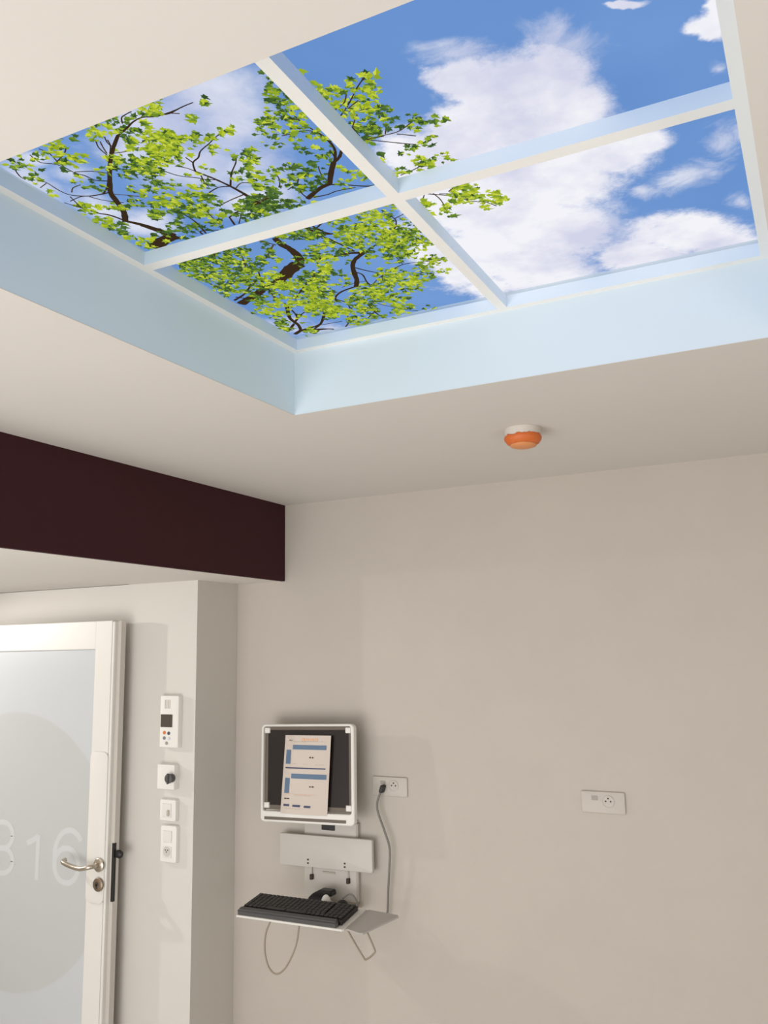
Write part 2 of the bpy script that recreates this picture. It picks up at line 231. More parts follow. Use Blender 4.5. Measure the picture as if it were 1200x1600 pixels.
# leaf sprays: centre, two axes, leaf size in mm, count, brightness
SPRAYS=[
[-1200.6,941.5,13.6,7.4,-11.5,9.6,17.0,5,0.7],[-1196.3,959.9,9.1,5.0,-11.6,9.8,17.3,4,0.3],[-1181.7,941.3,9.0,4.9,-11.3,9.5,16.9,4,0.3],[-1203.6,988.8,13.9,7.6,-15.9,13.7,17.8,7,0.6],[-1176.1,984.5,6.9,3.8,-7.7,6.8,17.5,2,0.3],[-1206.3,1004.3,9.4,5.1,-8.0,7.0,18.0,2,0.7],
[-1086.1,942.6,17.5,9.5,-16.9,15.5,16.2,12,0.85],[-1099.1,970.8,17.9,9.7,-17.5,16.2,16.7,12,0.8],[-1093.9,989.2,20.3,11.1,-14.1,13.3,17.0,11,0.85],[-1130.0,996.0,9.2,5.0,-7.4,6.8,17.3,2,0.4],[-1113.1,947.9,11.1,6.0,-10.5,9.4,16.5,4,0.8],[-1153.3,951.6,9.0,4.9,-11.0,9.6,16.8,4,0.5],
[-1131.3,948.1,11.1,6.1,-8.9,7.9,16.6,4,0.7],[-1159.4,937.9,8.9,4.9,-6.6,5.7,16.7,2,0.7],[-1043.1,937.9,4.3,2.3,-3.2,3.0,21.3,2,0.15],[-986.3,944.3,21.3,11.6,-13.5,13.5,15.5,13,0.9],[-1011.3,949.4,12.9,7.0,-12.4,12.2,15.7,7,0.8],[-954.9,952.1,10.6,5.8,-10.2,10.5,15.4,5,0.2],
[-956.4,935.5,6.3,3.4,-3.5,3.5,15.1,2,0.3],[-880.2,939.5,17.5,9.5,-10.4,11.5,14.6,10,0.85],[-919.0,944.6,8.4,4.5,-5.5,5.9,15.0,2,0.3],[-853.9,930.4,4.1,2.2,-1.5,1.7,19.3,2,0.6],[-914.6,967.1,5.3,2.9,-4.2,4.6,20.6,2,0.8],[-913.1,979.4,5.3,2.9,-3.4,3.7,20.9,2,0.8],
[-909.3,1000.1,25.9,14.0,-14.1,16.0,15.7,18,0.85],[-908.3,1024.7,21.9,11.9,-14.3,16.6,16.1,15,0.85],[-953.0,1020.0,33.1,18.0,-15.1,16.7,16.3,22,0.8],[-936.8,1038.8,26.7,14.5,-14.9,17.1,16.5,18,0.85],[-952.4,976.7,17.2,9.3,-14.7,15.6,15.7,12,0.4],[-979.9,995.5,13.2,7.2,-9.2,9.7,16.2,5,0.7],
[-969.5,1057.0,40.8,22.3,-15.7,17.7,17.0,26,0.7],[-1008.4,1062.4,27.6,15.1,-16.6,18.0,17.4,18,0.65],[-1023.7,1038.0,15.9,8.7,-20.0,21.0,17.1,12,0.2],[-1028.5,1014.4,13.5,7.4,-16.5,16.9,16.8,9,0.75],[-1054.4,1037.3,11.5,6.3,-13.8,14.1,17.4,6,0.6],[-1049.8,1061.7,14.0,7.6,-10.4,10.9,17.7,5,0.35],
[-1042.1,1079.9,7.0,3.8,-5.2,5.6,24.2,2,0.2],[-1083.5,1048.8,9.3,5.1,-7.2,7.2,17.8,2,0.7],[-1075.0,1026.0,9.2,5.0,-7.0,7.0,17.4,2,0.8],[-1149.0,1041.4,7.1,3.9,-5.8,5.5,18.2,2,0.9],[-1124.4,1060.6,11.8,6.5,-15.2,14.9,18.3,6,0.3],[-1115.4,1077.2,9.5,5.2,-9.5,9.5,18.4,3,0.4],
[-1125.4,1040.0,5.9,3.2,-4.5,4.3,18.0,2,0.8],[-1131.9,1025.2,5.8,3.2,-4.5,4.3,17.8,2,0.4],[-1216.8,1051.4,12.1,6.6,-10.4,9.4,18.8,4,0.85],[-1212.4,1094.0,9.9,5.4,-10.6,10.0,19.5,3,0.85],[-1215.8,1040.0,7.2,3.9,-4.1,3.7,18.7,2,0.8],[-1070.0,1102.0,12.0,6.5,-9.1,9.7,18.5,4,0.8],
[-1064.1,1123.0,14.5,7.9,-9.2,10.0,18.8,4,0.7],[-1047.2,1120.4,7.2,3.9,-7.2,7.9,25.1,2,0.2],[-1104.8,1131.2,12.3,6.7,-11.6,12.2,19.2,4,0.3],[-1080.2,1144.6,14.7,8.1,-9.4,10.3,19.2,4,0.7],[-1105.5,1155.9,19.9,10.9,-11.7,12.6,19.6,7,0.3],[-1044.7,1145.7,12.2,6.7,-10.9,12.3,19.0,4,0.8],
[-1048.3,1174.6,22.3,12.2,-18.5,21.3,19.4,13,0.6],[-1100.0,1191.1,8.8,4.9,-9.9,11.0,20.1,3,0.25],[-1095.3,1207.0,7.6,4.2,-7.9,9.0,27.4,2,0.25],[-1146.3,1143.0,19.9,11.0,-16.2,16.8,19.7,9,0.85],[-1199.5,1126.7,22.5,12.4,-17.0,16.6,19.9,11,0.75],[-1203.2,1115.0,14.9,8.2,-12.8,12.3,19.7,5,0.6],
[-1206.6,1172.8,20.6,11.3,-22.0,22.1,20.7,12,0.8],[-1193.9,1200.5,20.8,11.5,-17.6,18.3,21.0,9,0.35],[-1200.4,1232.4,10.6,5.8,-9.0,9.5,21.6,2,0.3],[-1215.2,1235.2,15.9,8.8,-9.2,9.6,21.7,4,0.7],[-1208.8,1151.2,12.7,7.0,-8.7,8.6,20.3,3,0.5],[-1198.3,1278.0,23.0,12.7,-20.7,22.7,22.3,11,0.85],
[-1137.9,1259.7,15.9,8.7,-12.8,14.6,21.5,5,0.3],[-1106.9,1255.4,10.5,5.8,-16.5,19.2,21.2,5,0.3],[-1013.1,1110.0,14.2,7.8,-10.3,11.6,18.2,5,0.35],[-1003.3,1126.9,14.3,7.8,-10.2,11.8,18.3,5,0.5],[-878.3,939.9,14.7,8.0,-11.1,12.4,14.6,9,0.85],[-878.8,955.1,8.9,4.8,-5.6,6.3,14.9,3,0.7],
[-786.9,965.2,8.7,4.7,-7.5,9.4,19.4,6,0.5],[-837.4,986.9,10.5,5.7,-7.2,8.7,20.3,6,0.6],[-919.8,1001.2,23.2,12.6,-12.2,13.8,15.8,13,0.85],[-898.0,1023.3,23.3,12.7,-14.1,16.5,16.0,16,0.85],[-869.6,1035.3,14.0,7.6,-11.7,14.3,15.9,8,0.8],[-933.3,1042.9,23.9,13.0,-12.8,14.7,16.5,13,0.85],
[-946.4,1017.9,15.7,8.6,-10.7,11.9,16.3,7,0.7],[-907.3,1053.4,15.9,8.7,-10.4,12.3,16.5,7,0.85],[-924.4,1019.4,18.8,10.2,-12.5,14.2,16.1,11,0.75],[-852.3,1058.6,14.1,7.7,-11.6,14.7,16.2,8,0.8],[-862.8,1077.7,11.1,6.1,-7.9,10.1,16.5,4,0.75],[-834.4,1044.2,7.7,4.2,-4.7,6.0,15.8,2,0.8],
[-808.5,1044.8,10.8,5.8,-9.0,11.8,21.1,8,0.65],[-910.9,1114.9,16.5,9.0,-10.8,13.5,17.4,7,0.9],[-947.8,1110.3,6.6,3.6,-6.8,8.1,17.7,2,0.8],[-979.4,1054.6,21.1,11.5,-13.6,15.2,17.1,12,0.8],[-942.5,1067.2,16.2,8.8,-10.9,12.7,17.0,7,0.75],[-1000.2,1077.8,21.5,11.7,-11.8,13.1,17.6,10,0.6],
[-1020.5,1086.5,10.0,5.5,-7.3,8.0,17.9,3,0.4],[-948.7,1041.7,16.0,8.7,-10.9,12.3,16.6,7,0.8],[-848.7,1103.5,9.7,5.3,-8.9,11.7,16.8,4,0.5],[-825.8,1112.3,12.9,7.0,-9.6,13.1,16.8,6,0.45],[-814.8,1122.0,12.9,7.0,-9.5,13.2,16.8,6,0.4],[-835.2,1140.8,13.1,7.2,-8.9,12.3,17.3,5,0.6],
[-852.9,1162.1,10.0,5.5,-8.2,11.3,17.7,4,0.4],[-843.6,1175.1,8.4,4.6,-6.1,8.6,17.8,2,0.75],[-880.1,1167.2,10.1,5.5,-8.5,11.5,18.0,4,0.25],[-893.6,1159.8,6.7,3.7,-8.7,11.4,18.0,2,0.3],[-851.7,1203.2,13.7,7.5,-10.5,14.9,18.3,6,0.7],[-867.9,1202.6,5.1,2.8,-4.3,6.0,18.4,2,0.6],
[-1007.5,1113.9,10.1,5.5,-6.1,6.9,18.2,2,0.3],[-997.8,1131.5,13.6,7.5,-9.7,11.3,18.4,5,0.4],[-1024.1,1121.3,6.8,3.7,-5.0,5.6,18.4,2,0.8],[-1048.8,1120.4,6.9,3.8,-7.7,8.5,18.6,2,0.25],[-1073.3,1159.1,7.1,3.9,-5.4,6.0,19.4,2,0.3],[-981.4,1165.7,20.7,11.4,-14.6,17.7,18.8,11,0.65],
[-970.3,1189.1,17.5,9.6,-14.6,18.2,19.0,9,0.3],[-993.9,1202.7,21.2,11.7,-15.1,18.6,19.4,11,0.4],[-936.3,1152.8,10.2,5.6,-9.1,11.4,18.2,4,0.6],[-942.7,1170.0,6.9,3.8,-5.8,7.3,18.5,2,0.3],[-1001.7,1171.9,10.5,5.7,-10.0,12.0,19.0,4,0.6],[-1042.6,1145.1,10.4,5.7,-7.7,8.8,18.9,3,0.8],
[-1039.0,1173.5,17.6,9.7,-13.1,15.1,19.3,7,0.75],[-1063.8,1187.0,21.4,11.8,-16.2,18.6,19.7,11,0.5],[-1080.7,1173.1,10.7,5.9,-8.2,9.2,19.7,3,0.25],[-1103.8,1192.9,6.3,3.5,-5.7,6.3,27.2,2,0.2],[-1094.9,1207.2,7.3,4.0,-6.2,7.1,27.4,2,0.2],[-1003.3,1243.4,30.8,16.9,-13.0,16.4,20.2,13,0.9],
[-1017.1,1221.8,21.6,11.9,-15.7,19.2,19.9,11,0.4],[-1041.4,1213.1,21.6,11.9,-16.0,19.1,20.0,11,0.4],[-1073.2,1228.7,11.0,6.0,-8.4,9.8,20.5,3,0.3],[-1077.2,1255.8,22.3,12.3,-17.1,20.4,21.0,11,0.25],[-1060.5,1275.0,14.9,8.2,-14.1,17.3,21.1,6,0.25],[-1021.4,1286.5,18.6,10.3,-13.6,17.4,21.0,7,0.3],
[-1019.9,1267.7,14.7,8.1,-10.7,13.6,20.7,5,0.4],[-936.0,1238.9,14.2,7.8,-11.9,16.0,19.5,6,0.6],[-960.2,1257.7,12.6,6.9,-12.4,16.5,20.0,5,0.4],[-889.3,1229.1,7.0,3.8,-4.5,6.2,19.0,2,0.6],[-898.6,1259.4,21.4,11.7,-16.1,22.8,19.6,13,0.2],[-940.4,1282.7,23.7,13.0,-14.7,20.3,20.3,12,0.25],
[-905.9,1287.5,14.5,8.0,-14.1,20.3,20.1,7,0.2],[-970.0,1233.8,10.7,5.9,-9.9,12.8,19.7,4,0.3],[-936.0,1252.5,10.7,5.9,-12.0,16.3,19.8,4,0.4],[-1189.5,1281.8,17.4,9.6,-19.6,21.6,22.3,8,0.85],[-1147.7,1299.5,11.6,6.4,-7.9,9.1,22.2,2,0.8],[-1125.8,1264.4,15.1,8.3,-12.1,13.9,21.5,5,0.25],
[-1112.4,1297.8,22.9,12.7,-10.6,12.6,21.9,6,0.3],[-1135.9,1253.6,9.4,5.2,-9.1,10.3,21.4,2,0.25],[-675.6,960.0,3.8,2.1,-3.3,4.8,18.2,2,0.2],[-670.2,973.5,3.9,2.1,-3.0,4.5,13.6,2,0.3],[-677.8,997.3,14.2,7.7,-7.8,11.6,14.0,8,0.6],[-688.8,991.4,7.9,4.3,-6.4,9.2,14.0,4,0.55],
[-684.1,1009.9,15.9,8.6,-9.6,14.2,14.2,11,0.25],[-682.5,1033.7,12.9,7.0,-9.7,14.7,14.6,9,0.7],[-677.6,1049.8,9.8,5.3,-6.5,10.1,14.7,4,0.75],[-706.6,1010.7,4.8,2.6,-5.0,7.2,19.4,2,0.15],[-695.4,1026.7,8.1,4.4,-6.6,9.8,14.5,4,0.2],[-716.9,1035.3,6.5,3.5,-5.1,7.5,14.8,2,0.85],
[-710.6,1052.5,9.9,5.4,-8.6,12.8,15.0,5,0.5],[-730.7,1052.1,13.3,7.2,-8.8,12.8,15.2,7,0.7],[-747.6,1050.0,7.5,4.1,-6.3,9.0,15.3,3,0.2],[-748.3,1067.6,15.2,8.2,-9.2,13.2,15.5,8,0.7],[-765.7,1069.1,4.2,2.3,-4.1,5.9,21.2,2,0.2],[-722.9,1077.7,13.5,7.3,-8.9,13.3,15.5,7,0.4],
[-707.8,1089.5,8.4,4.6,-4.4,6.7,15.5,2,0.8],[-720.0,1097.6,10.2,5.5,-5.4,8.2,15.7,3,0.7],[-680.8,1075.6,6.6,3.6,-8.3,13.1,15.1,4,0.75],[-699.2,1072.7,8.3,4.5,-5.1,7.9,15.2,3,0.4],[-692.6,1097.8,8.4,4.6,-5.1,8.1,15.5,3,0.5],[-679.1,1108.8,6.8,3.7,-3.4,5.5,15.6,2,0.8],
[-694.5,1118.9,6.0,3.3,-3.8,6.1,15.9,2,0.85],[-679.2,1062.6,8.2,4.5,-4.9,7.7,14.9,3,0.8],[-753.1,1098.3,8.6,4.7,-7.5,11.1,16.0,4,0.35],[-774.0,1108.0,7.8,4.3,-4.9,7.1,16.3,2,0.25],[-762.0,1118.4,6.1,3.3,-3.9,5.7,22.1,2,0.15],[-731.1,1121.7,12.1,6.6,-9.2,14.2,16.2,6,0.5],
[-733.3,1136.0,7.0,3.8,-5.6,8.7,16.4,2,0.4],[-746.8,1117.0,6.9,3.8,-5.7,8.5,16.2,2,0.3],[-710.6,1152.3,10.5,5.7,-3.6,5.9,16.5,2,0.85],[-728.5,1158.4,8.8,4.8,-5.6,9.0,16.7,3,0.3],[-714.5,1170.0,8.9,4.8,-5.6,9.1,16.8,3,0.3],[-677.3,1143.3,10.4,5.6,-8.6,14.4,16.1,5,0.7],
[-694.8,1168.7,10.6,5.8,-9.0,15.0,16.6,5,0.4],[-696.8,1187.8,7.1,3.9,-5.5,9.2,16.9,2,0.3],[-718.7,1200.5,14.5,7.9,-9.5,15.8,17.3,7,0.25],[-731.2,1189.5,5.1,2.8,-3.8,6.2,23.2,2,0.15],[-684.2,1132.0,6.9,3.7,-4.3,7.1,16.0,2,0.6],[-815.7,1118.9,14.2,7.7,-10.5,14.5,16.8,7,0.5],
[-832.4,1138.5,14.4,7.9,-10.8,15.0,17.2,7,0.5],[-839.4,1173.1,7.4,4.0,-5.6,7.9,17.8,2,0.8],[-859.5,1179.7,7.4,4.1,-4.6,6.4,18.0,2,0.8],[-849.6,1158.8,7.3,4.0,-6.7,9.3,17.6,2,0.3],[-851.9,1201.8,16.9,9.2,-13.8,19.7,18.3,10,0.7],[-809.3,1180.8,11.0,6.0,-6.4,9.5,17.7,3,0.6],
[-820.9,1205.3,14.9,8.2,-8.9,13.1,18.1,6,0.35],[-783.1,1186.5,14.6,8.0,-8.3,12.6,17.5,6,0.3],[-766.9,1199.7,22.0,12.0,-10.2,16.0,17.6,11,0.15],[-790.5,1213.0,7.4,4.1,-4.3,6.5,24.3,2,0.1],[-768.6,1233.8,22.4,12.3,-12.5,20.0,18.2,13,0.2],[-755.3,1212.5,11.0,6.0,-6.1,9.7,17.7,3,0.2],
[-801.8,1238.3,15.1,8.3,-11.0,17.0,18.5,7,0.3],[-775.3,1252.8,18.9,10.4,-8.5,13.7,18.5,7,0.25],[-740.2,1240.4,9.3,5.1,-8.0,13.4,18.0,4,0.3],[-900.0,1251.0,23.4,12.8,-17.7,24.8,19.4,15,0.2],[-842.0,1244.3,23.0,12.6,-11.6,17.3,18.9,11,0.1],[-865.9,1279.7,29.5,16.2,-17.2,25.5,19.6,19,0.2],
[-898.1,1287.1,29.8,16.4,-12.8,18.5,20.0,14,0.2],[-928.6,1275.5,15.9,8.8,-13.3,18.4,20.1,7,0.25],[-818.0,1296.0,11.7,6.4,-6.9,11.0,19.5,3,0.3],[-800.0,1301.0,7.8,4.3,-5.7,9.2,19.4,2,0.8],[-811.7,1265.6,9.6,5.3,-9.0,14.1,19.0,4,0.3],[-846.2,1290.5,15.7,8.6,-12.0,18.3,19.6,7,0.2],
[-700.9,1240.0,11.1,6.0,-5.7,9.9,17.7,3,0.7],[-676.9,1248.8,9.2,5.0,-5.5,10.0,17.7,3,0.85],[-697.4,1263.8,11.2,6.1,-4.8,8.5,18.1,3,0.8],[-714.5,1272.4,11.3,6.2,-4.9,8.6,18.3,3,0.8],[-727.7,1265.2,9.4,5.1,-6.0,10.3,18.3,3,0.7],[-680.6,1268.6,11.2,6.1,-7.4,13.6,18.0,4,0.7],
[-734.3,1298.5,15.4,8.4,-4.5,7.9,18.9,3,0.6],[-676.8,1279.5,7.5,4.1,-5.6,10.4,18.1,2,0.7],[-544.6,1024.7,4.6,2.5,-3.5,6.5,18.2,2,0.95],[-534.6,1037.6,9.3,5.0,-4.3,8.2,18.3,5,0.85],[-548.4,1048.5,11.0,5.9,-6.4,12.0,13.8,6,0.6],[-546.7,1068.2,9.5,5.1,-5.2,9.9,14.1,4,0.8],
[-560.1,1070.5,12.7,6.9,-5.3,10.0,14.2,6,0.85],[-565.7,1057.9,7.9,4.3,-5.3,9.8,14.1,4,0.7],[-573.4,1035.0,9.4,5.1,-4.0,7.1,13.8,3,0.7],[-589.2,1048.4,6.3,3.4,-3.5,6.1,14.1,2,0.5],[-578.5,1047.8,6.3,3.4,-4.1,7.3,14.0,2,0.4],[-622.4,1013.2,7.8,4.2,-3.6,5.8,13.8,2,0.9],
[-622.6,1027.2,9.5,5.1,-4.4,7.2,14.0,3,0.9],[-611.5,1033.1,9.5,5.1,-5.7,9.6,14.0,4,0.85],[-625.0,1045.1,9.6,5.2,-5.9,9.8,14.3,4,0.85],[-615.0,1060.3,9.7,5.2,-7.3,12.5,14.4,5,0.75],[-594.7,1032.8,3.1,1.7,-2.1,3.6,13.9,2,0.8],[-624.2,979.7,3.1,1.7,-1.4,2.2,18.1,2,0.9],
[-588.6,1084.5,19.5,10.5,-7.1,12.8,14.6,11,0.8],[-580.0,1095.9,11.4,6.2,-5.6,10.4,14.7,5,0.85],[-602.7,1087.0,13.1,7.1,-5.8,10.4,14.7,6,0.85],[-560.5,1106.5,8.2,4.4,-4.1,7.9,14.7,3,0.8],[-564.1,1121.5,6.6,3.6,-4.9,9.4,15.0,3,0.2],[-609.7,1107.2,9.9,5.4,-4.5,8.0,15.1,3,0.8],
[-582.2,1111.7,8.2,4.5,-4.3,8.0,14.9,3,0.85],[-592.3,1130.6,8.4,4.5,-5.9,11.0,15.3,4,0.25],[-606.9,1133.5,6.7,3.7,-3.8,6.9,15.4,2,0.4],[-613.0,1144.7,10.2,5.5,-4.6,8.5,15.6,3,0.35],[-619.9,1137.2,6.8,3.7,-4.7,8.4,15.6,2,0.6],[-598.8,1163.4,12.0,6.5,-6.8,13.0,15.8,6,0.25],
[-615.6,1161.7,6.9,3.7,-3.9,7.2,15.9,2,0.4],[-617.9,1191.0,10.5,5.7,-6.4,12.1,16.4,4,0.4],[-601.2,1054.7,6.4,3.5,-4.3,7.4,14.3,2,0.8],[-604.3,1147.7,16.7,9.0,-6.2,11.6,15.6,7,0.4],[-598.1,1163.1,11.2,6.1,-6.2,11.8,15.8,5,0.2],[-616.2,1190.5,10.0,5.4,-5.7,10.9,16.3,4,0.8],
[-552.4,1115.5,12.1,6.5,-6.6,13.0,14.8,7,0.25],[-568.6,1140.6,4.9,2.7,-2.3,4.5,20.6,2,0.4],[-557.5,1149.5,8.2,4.5,-2.3,4.6,15.3,2,0.3],[-569.9,1160.4,6.1,3.3,-4.2,8.4,15.6,2,0.3],[-557.5,1167.2,6.9,3.8,-2.3,4.7,21.0,2,0.3],[-524.3,1156.0,7.6,4.1,-2.6,5.5,15.2,2,0.25],
[-514.9,1172.6,13.7,7.4,-5.3,11.7,15.3,6,0.4],[-535.9,1187.9,12.6,6.8,-5.6,12.0,15.7,5,0.75],[-484.1,1183.6,9.6,5.2,-4.0,9.4,20.6,5,0.55],[-494.9,1190.5,5.5,3.0,-2.9,6.6,20.8,2,0.7],[-523.4,1222.1,12.8,6.9,-4.9,11.0,16.1,5,0.5],[-532.8,1239.0,12.9,7.0,-5.1,11.3,16.4,5,0.2],
[-535.6,1221.7,7.1,3.9,-4.1,9.0,16.2,2,0.85],[-567.8,1232.8,15.9,8.7,-6.9,14.4,16.6,7,0.5],[-586.8,1245.5,10.3,5.6,-2.6,5.3,16.9,2,0.2],[-609.4,1288.0,13.6,7.4,-6.0,12.3,17.7,5,0.6],[-561.6,1282.8,17.8,9.7,-8.7,19.2,17.3,10,0.7],[-548.0,1293.6,16.4,8.9,-7.3,16.6,17.4,8,0.75],
[-523.0,1286.9,14.8,8.0,-5.1,12.0,17.1,5,0.8],[-525.9,1302.2,10.4,5.7,-2.8,6.7,17.3,2,0.85],[-623.0,1235.7,3.5,1.9,-2.2,4.2,23.0,2,0.9],[-619.6,1293.1,9.1,5.0,-3.3,6.8,17.9,2,0.7],[-524.9,1400.4,18.9,10.3,-10.0,25.1,18.8,12,0.8],[-543.2,1398.0,17.4,9.5,-9.0,22.1,18.9,9,0.75],
[-550.4,1425.4,22.5,12.3,-8.5,20.9,19.4,11,0.75],[-525.4,1431.2,16.0,8.8,-8.9,22.8,19.3,9,0.8],[-504.7,1458.5,19.4,10.6,-9.4,25.5,19.6,11,0.75],[-480.1,1454.4,12.8,7.0,-5.2,14.6,19.3,4,0.8],[-505.6,1482.4,18.0,9.9,-6.3,17.2,19.9,7,0.7],[-484.4,1477.7,10.4,5.7,-2.9,8.2,19.7,2,0.85],
[-616.6,1421.5,16.3,8.9,-8.3,18.5,19.9,7,0.85],[-612.5,1448.8,18.2,10.0,-8.4,19.1,20.3,7,0.8],[-580.8,1441.1,12.4,6.8,-7.9,18.8,19.9,5,0.7],[-588.9,1470.2,11.6,6.4,-7.3,17.4,20.4,4,0.75],[-617.2,1404.8,9.7,5.3,-5.9,13.0,19.6,3,0.85],[-1140.9,1389.6,31.4,17.4,-21.2,26.3,17.5,28,0.3],
[-1175.7,1385.6,18.4,10.2,-13.2,15.8,17.7,10,0.4],[-1089.4,1395.6,25.9,14.4,-24.1,31.4,17.2,28,0.5],[-1189.1,1425.3,32.2,17.9,-27.2,33.2,18.2,33,0.35],[-1123.6,1430.1,31.9,17.7,-25.5,32.9,17.9,33,0.5],[-1167.5,1461.7,38.1,21.2,-22.5,28.6,18.6,32,0.6],[-1205.9,1465.3,27.4,15.3,-18.8,23.2,18.9,19,0.6],
[-1165.6,1504.7,33.2,18.5,-22.9,30.0,19.1,28,0.6],[-1059.6,1404.7,23.3,12.9,-19.5,26.2,17.2,21,0.4],[-1032.6,1397.7,15.4,8.5,-11.3,15.5,16.9,8,0.3],[-1092.2,1479.2,27.0,15.0,-25.2,34.4,18.3,28,0.5],[-1128.9,1508.2,24.8,13.8,-22.1,29.8,18.9,21,0.6],[-1054.4,1468.4,21.3,11.8,-20.0,28.1,17.9,19,0.3],
[-1098.3,1508.5,21.9,12.2,-21.4,29.6,18.7,19,0.6],[-1213.5,1530.4,25.5,14.2,-13.6,17.4,19.7,12,0.5],[-1194.7,1558.9,22.8,12.8,-19.4,25.5,20.0,15,0.5],[-1144.8,1551.0,22.5,12.6,-22.9,31.3,19.6,19,0.5],[-1159.3,1615.6,20.3,11.4,-16.7,23.5,20.5,11,0.5],[-1103.7,1565.1,16.9,9.4,-17.7,25.2,19.5,11,0.5],
[-1190.8,1408.4,16.0,8.9,-18.0,21.7,18.0,11,0.4],[-1108.0,1454.4,21.4,11.9,-21.1,28.0,18.1,19,0.4],[-1004.9,1449.9,13.1,7.2,-18.8,27.2,17.4,12,0.25],[-999.2,1468.2,11.8,6.6,-9.4,13.9,17.6,5,0.85],[-981.8,1411.4,12.8,7.1,-10.8,15.5,16.8,7,0.25],[-1021.7,1448.1,13.1,7.3,-7.6,10.9,17.5,5,0.3],
[-1060.1,1563.5,33.4,18.6,-23.1,34.3,19.2,31,0.85],[-1060.2,1598.2,33.9,18.9,-21.4,32.3,19.6,28,0.8],[-1073.8,1538.9,16.6,9.2,-16.9,24.4,18.9,11,0.6],[-1040.5,1591.7,22.5,12.5,-12.5,19.1,19.4,11,0.8],[-1085.8,1601.7,28.4,15.9,-22.0,32.6,19.8,23,0.6],[-1040.8,1524.0,13.6,7.6,-10.1,14.9,18.5,6,0.7],
[-955.4,1500.1,15.9,8.8,-14.5,22.7,17.7,11,0.4],[-986.3,1554.3,10.9,6.1,-9.6,15.2,18.6,5,0.25],[-883.6,1403.1,24.8,13.7,-12.6,20.0,16.1,19,0.4],[-908.4,1389.4,19.9,11.0,-13.0,19.8,16.1,15,0.4],[-871.8,1416.4,20.0,11.0,-15.7,25.4,16.2,19,0.3],[-935.7,1394.8,15.0,8.3,-13.4,20.1,16.3,11,0.5],
[-906.7,1467.3,16.8,9.3,-9.4,15.2,17.0,8,0.7],[-881.4,1459.7,15.3,8.5,-9.1,15.0,16.7,8,0.7],[-912.3,1516.4,23.8,13.2,-12.1,20.0,17.6,15,0.7],[-936.2,1574.1,16.4,9.1,-18.3,30.6,18.5,14,0.8],[-979.2,1608.6,22.3,12.5,-19.6,32.0,19.2,19,0.5],[-1000.3,1588.3,13.9,7.7,-15.9,25.2,19.1,9,0.4],
[-1003.6,1629.8,22.7,12.6,-16.3,26.3,19.6,15,0.8],[-1034.3,1666.9,23.2,13.0,-17.1,27.5,20.3,15,0.7],[-1002.4,1684.7,17.4,9.7,-16.6,27.8,20.3,11,0.35],[-1101.5,1666.8,26.4,14.8,-23.0,34.9,20.8,21,0.7],[-1067.8,1695.3,35.4,19.8,-18.0,28.5,20.9,22,0.8],[-1155.7,1705.1,33.1,18.6,-27.2,40.3,21.6,28,0.85],
[-1072.5,1721.9,29.8,16.7,-13.7,21.9,21.3,14,0.75],[-1187.9,1727.9,15.3,8.6,-9.3,13.6,22.2,4,0.7],[-1157.2,1635.6,17.6,9.8,-19.2,27.4,20.7,11,0.5],[-1175.7,1673.8,17.9,10.0,-19.9,28.5,21.4,11,0.6],[-1216.3,1701.6,15.2,8.5,-13.1,18.5,22.0,6,0.5],[-1132.9,1785.2,17.0,9.6,-14.0,22.0,22.5,7,0.7],
[-1211.6,1800.8,19.0,10.7,-27.2,40.5,23.3,14,0.4],[-1190.4,1801.6,18.9,10.7,-21.3,32.3,23.2,11,0.4],[-1189.2,1767.4,12.4,7.0,-5.2,7.8,22.7,2,0.9],[-1164.9,1884.1,21.0,11.9,-18.7,30.2,24.1,11,0.6],[-1051.6,1733.6,17.9,10.1,-17.9,29.4,21.3,11,0.6],[-1048.5,1775.4,18.2,10.2,-27.3,45.9,21.8,17,0.6],
[-872.3,1409.4,14.9,8.2,-15.6,25.2,16.1,14,0.35],[-799.1,1390.7,16.9,9.3,-7.8,13.5,15.4,9,0.7],[-781.5,1387.8,12.0,6.6,-6.8,12.0,15.3,6,0.75],[-805.9,1419.3,17.2,9.5,-8.6,15.0,15.8,10,0.5],[-728.3,1410.7,20.4,11.2,-11.5,21.9,15.2,18,0.85],[-740.2,1398.0,14.4,7.9,-9.0,16.8,15.1,10,0.8],
[-709.1,1421.3,12.0,6.6,-11.2,22.0,15.2,10,0.6],[-714.6,1384.5,9.5,5.2,-4.4,8.4,14.8,3,0.8],[-681.4,1390.7,10.6,5.8,-5.9,11.7,14.7,5,0.8],[-719.1,1434.8,9.7,5.3,-3.1,6.0,15.5,2,0.9],[-764.1,1442.4,24.6,13.6,-13.7,25.4,15.8,23,0.85],[-787.6,1456.1,20.0,11.0,-17.1,31.2,16.1,22,0.7],
[-813.0,1448.8,22.5,12.4,-14.7,25.9,16.2,21,0.6],[-815.2,1482.2,20.3,11.2,-12.0,21.5,16.6,15,0.6],[-867.3,1467.6,17.9,9.9,-14.4,24.2,16.7,15,0.7],[-908.7,1473.5,18.1,10.0,-9.5,15.3,17.1,9,0.6],[-827.4,1504.0,20.6,11.4,-12.3,22.1,16.9,15,0.8],[-734.5,1458.7,24.7,13.6,-13.2,25.7,15.8,23,0.85],
[-719.7,1466.8,17.3,9.5,-10.4,20.7,15.8,13,0.8],[-745.6,1492.9,25.2,13.9,-13.7,26.8,16.3,23,0.6],[-764.0,1503.5,22.9,12.6,-14.1,27.2,16.5,21,0.7],[-695.0,1480.5,19.8,10.9,-13.8,28.7,15.8,20,0.35],[-682.6,1500.6,12.4,6.9,-8.7,18.6,16.0,8,0.6],[-720.4,1506.8,30.2,16.7,-15.9,32.4,16.3,33,0.5],
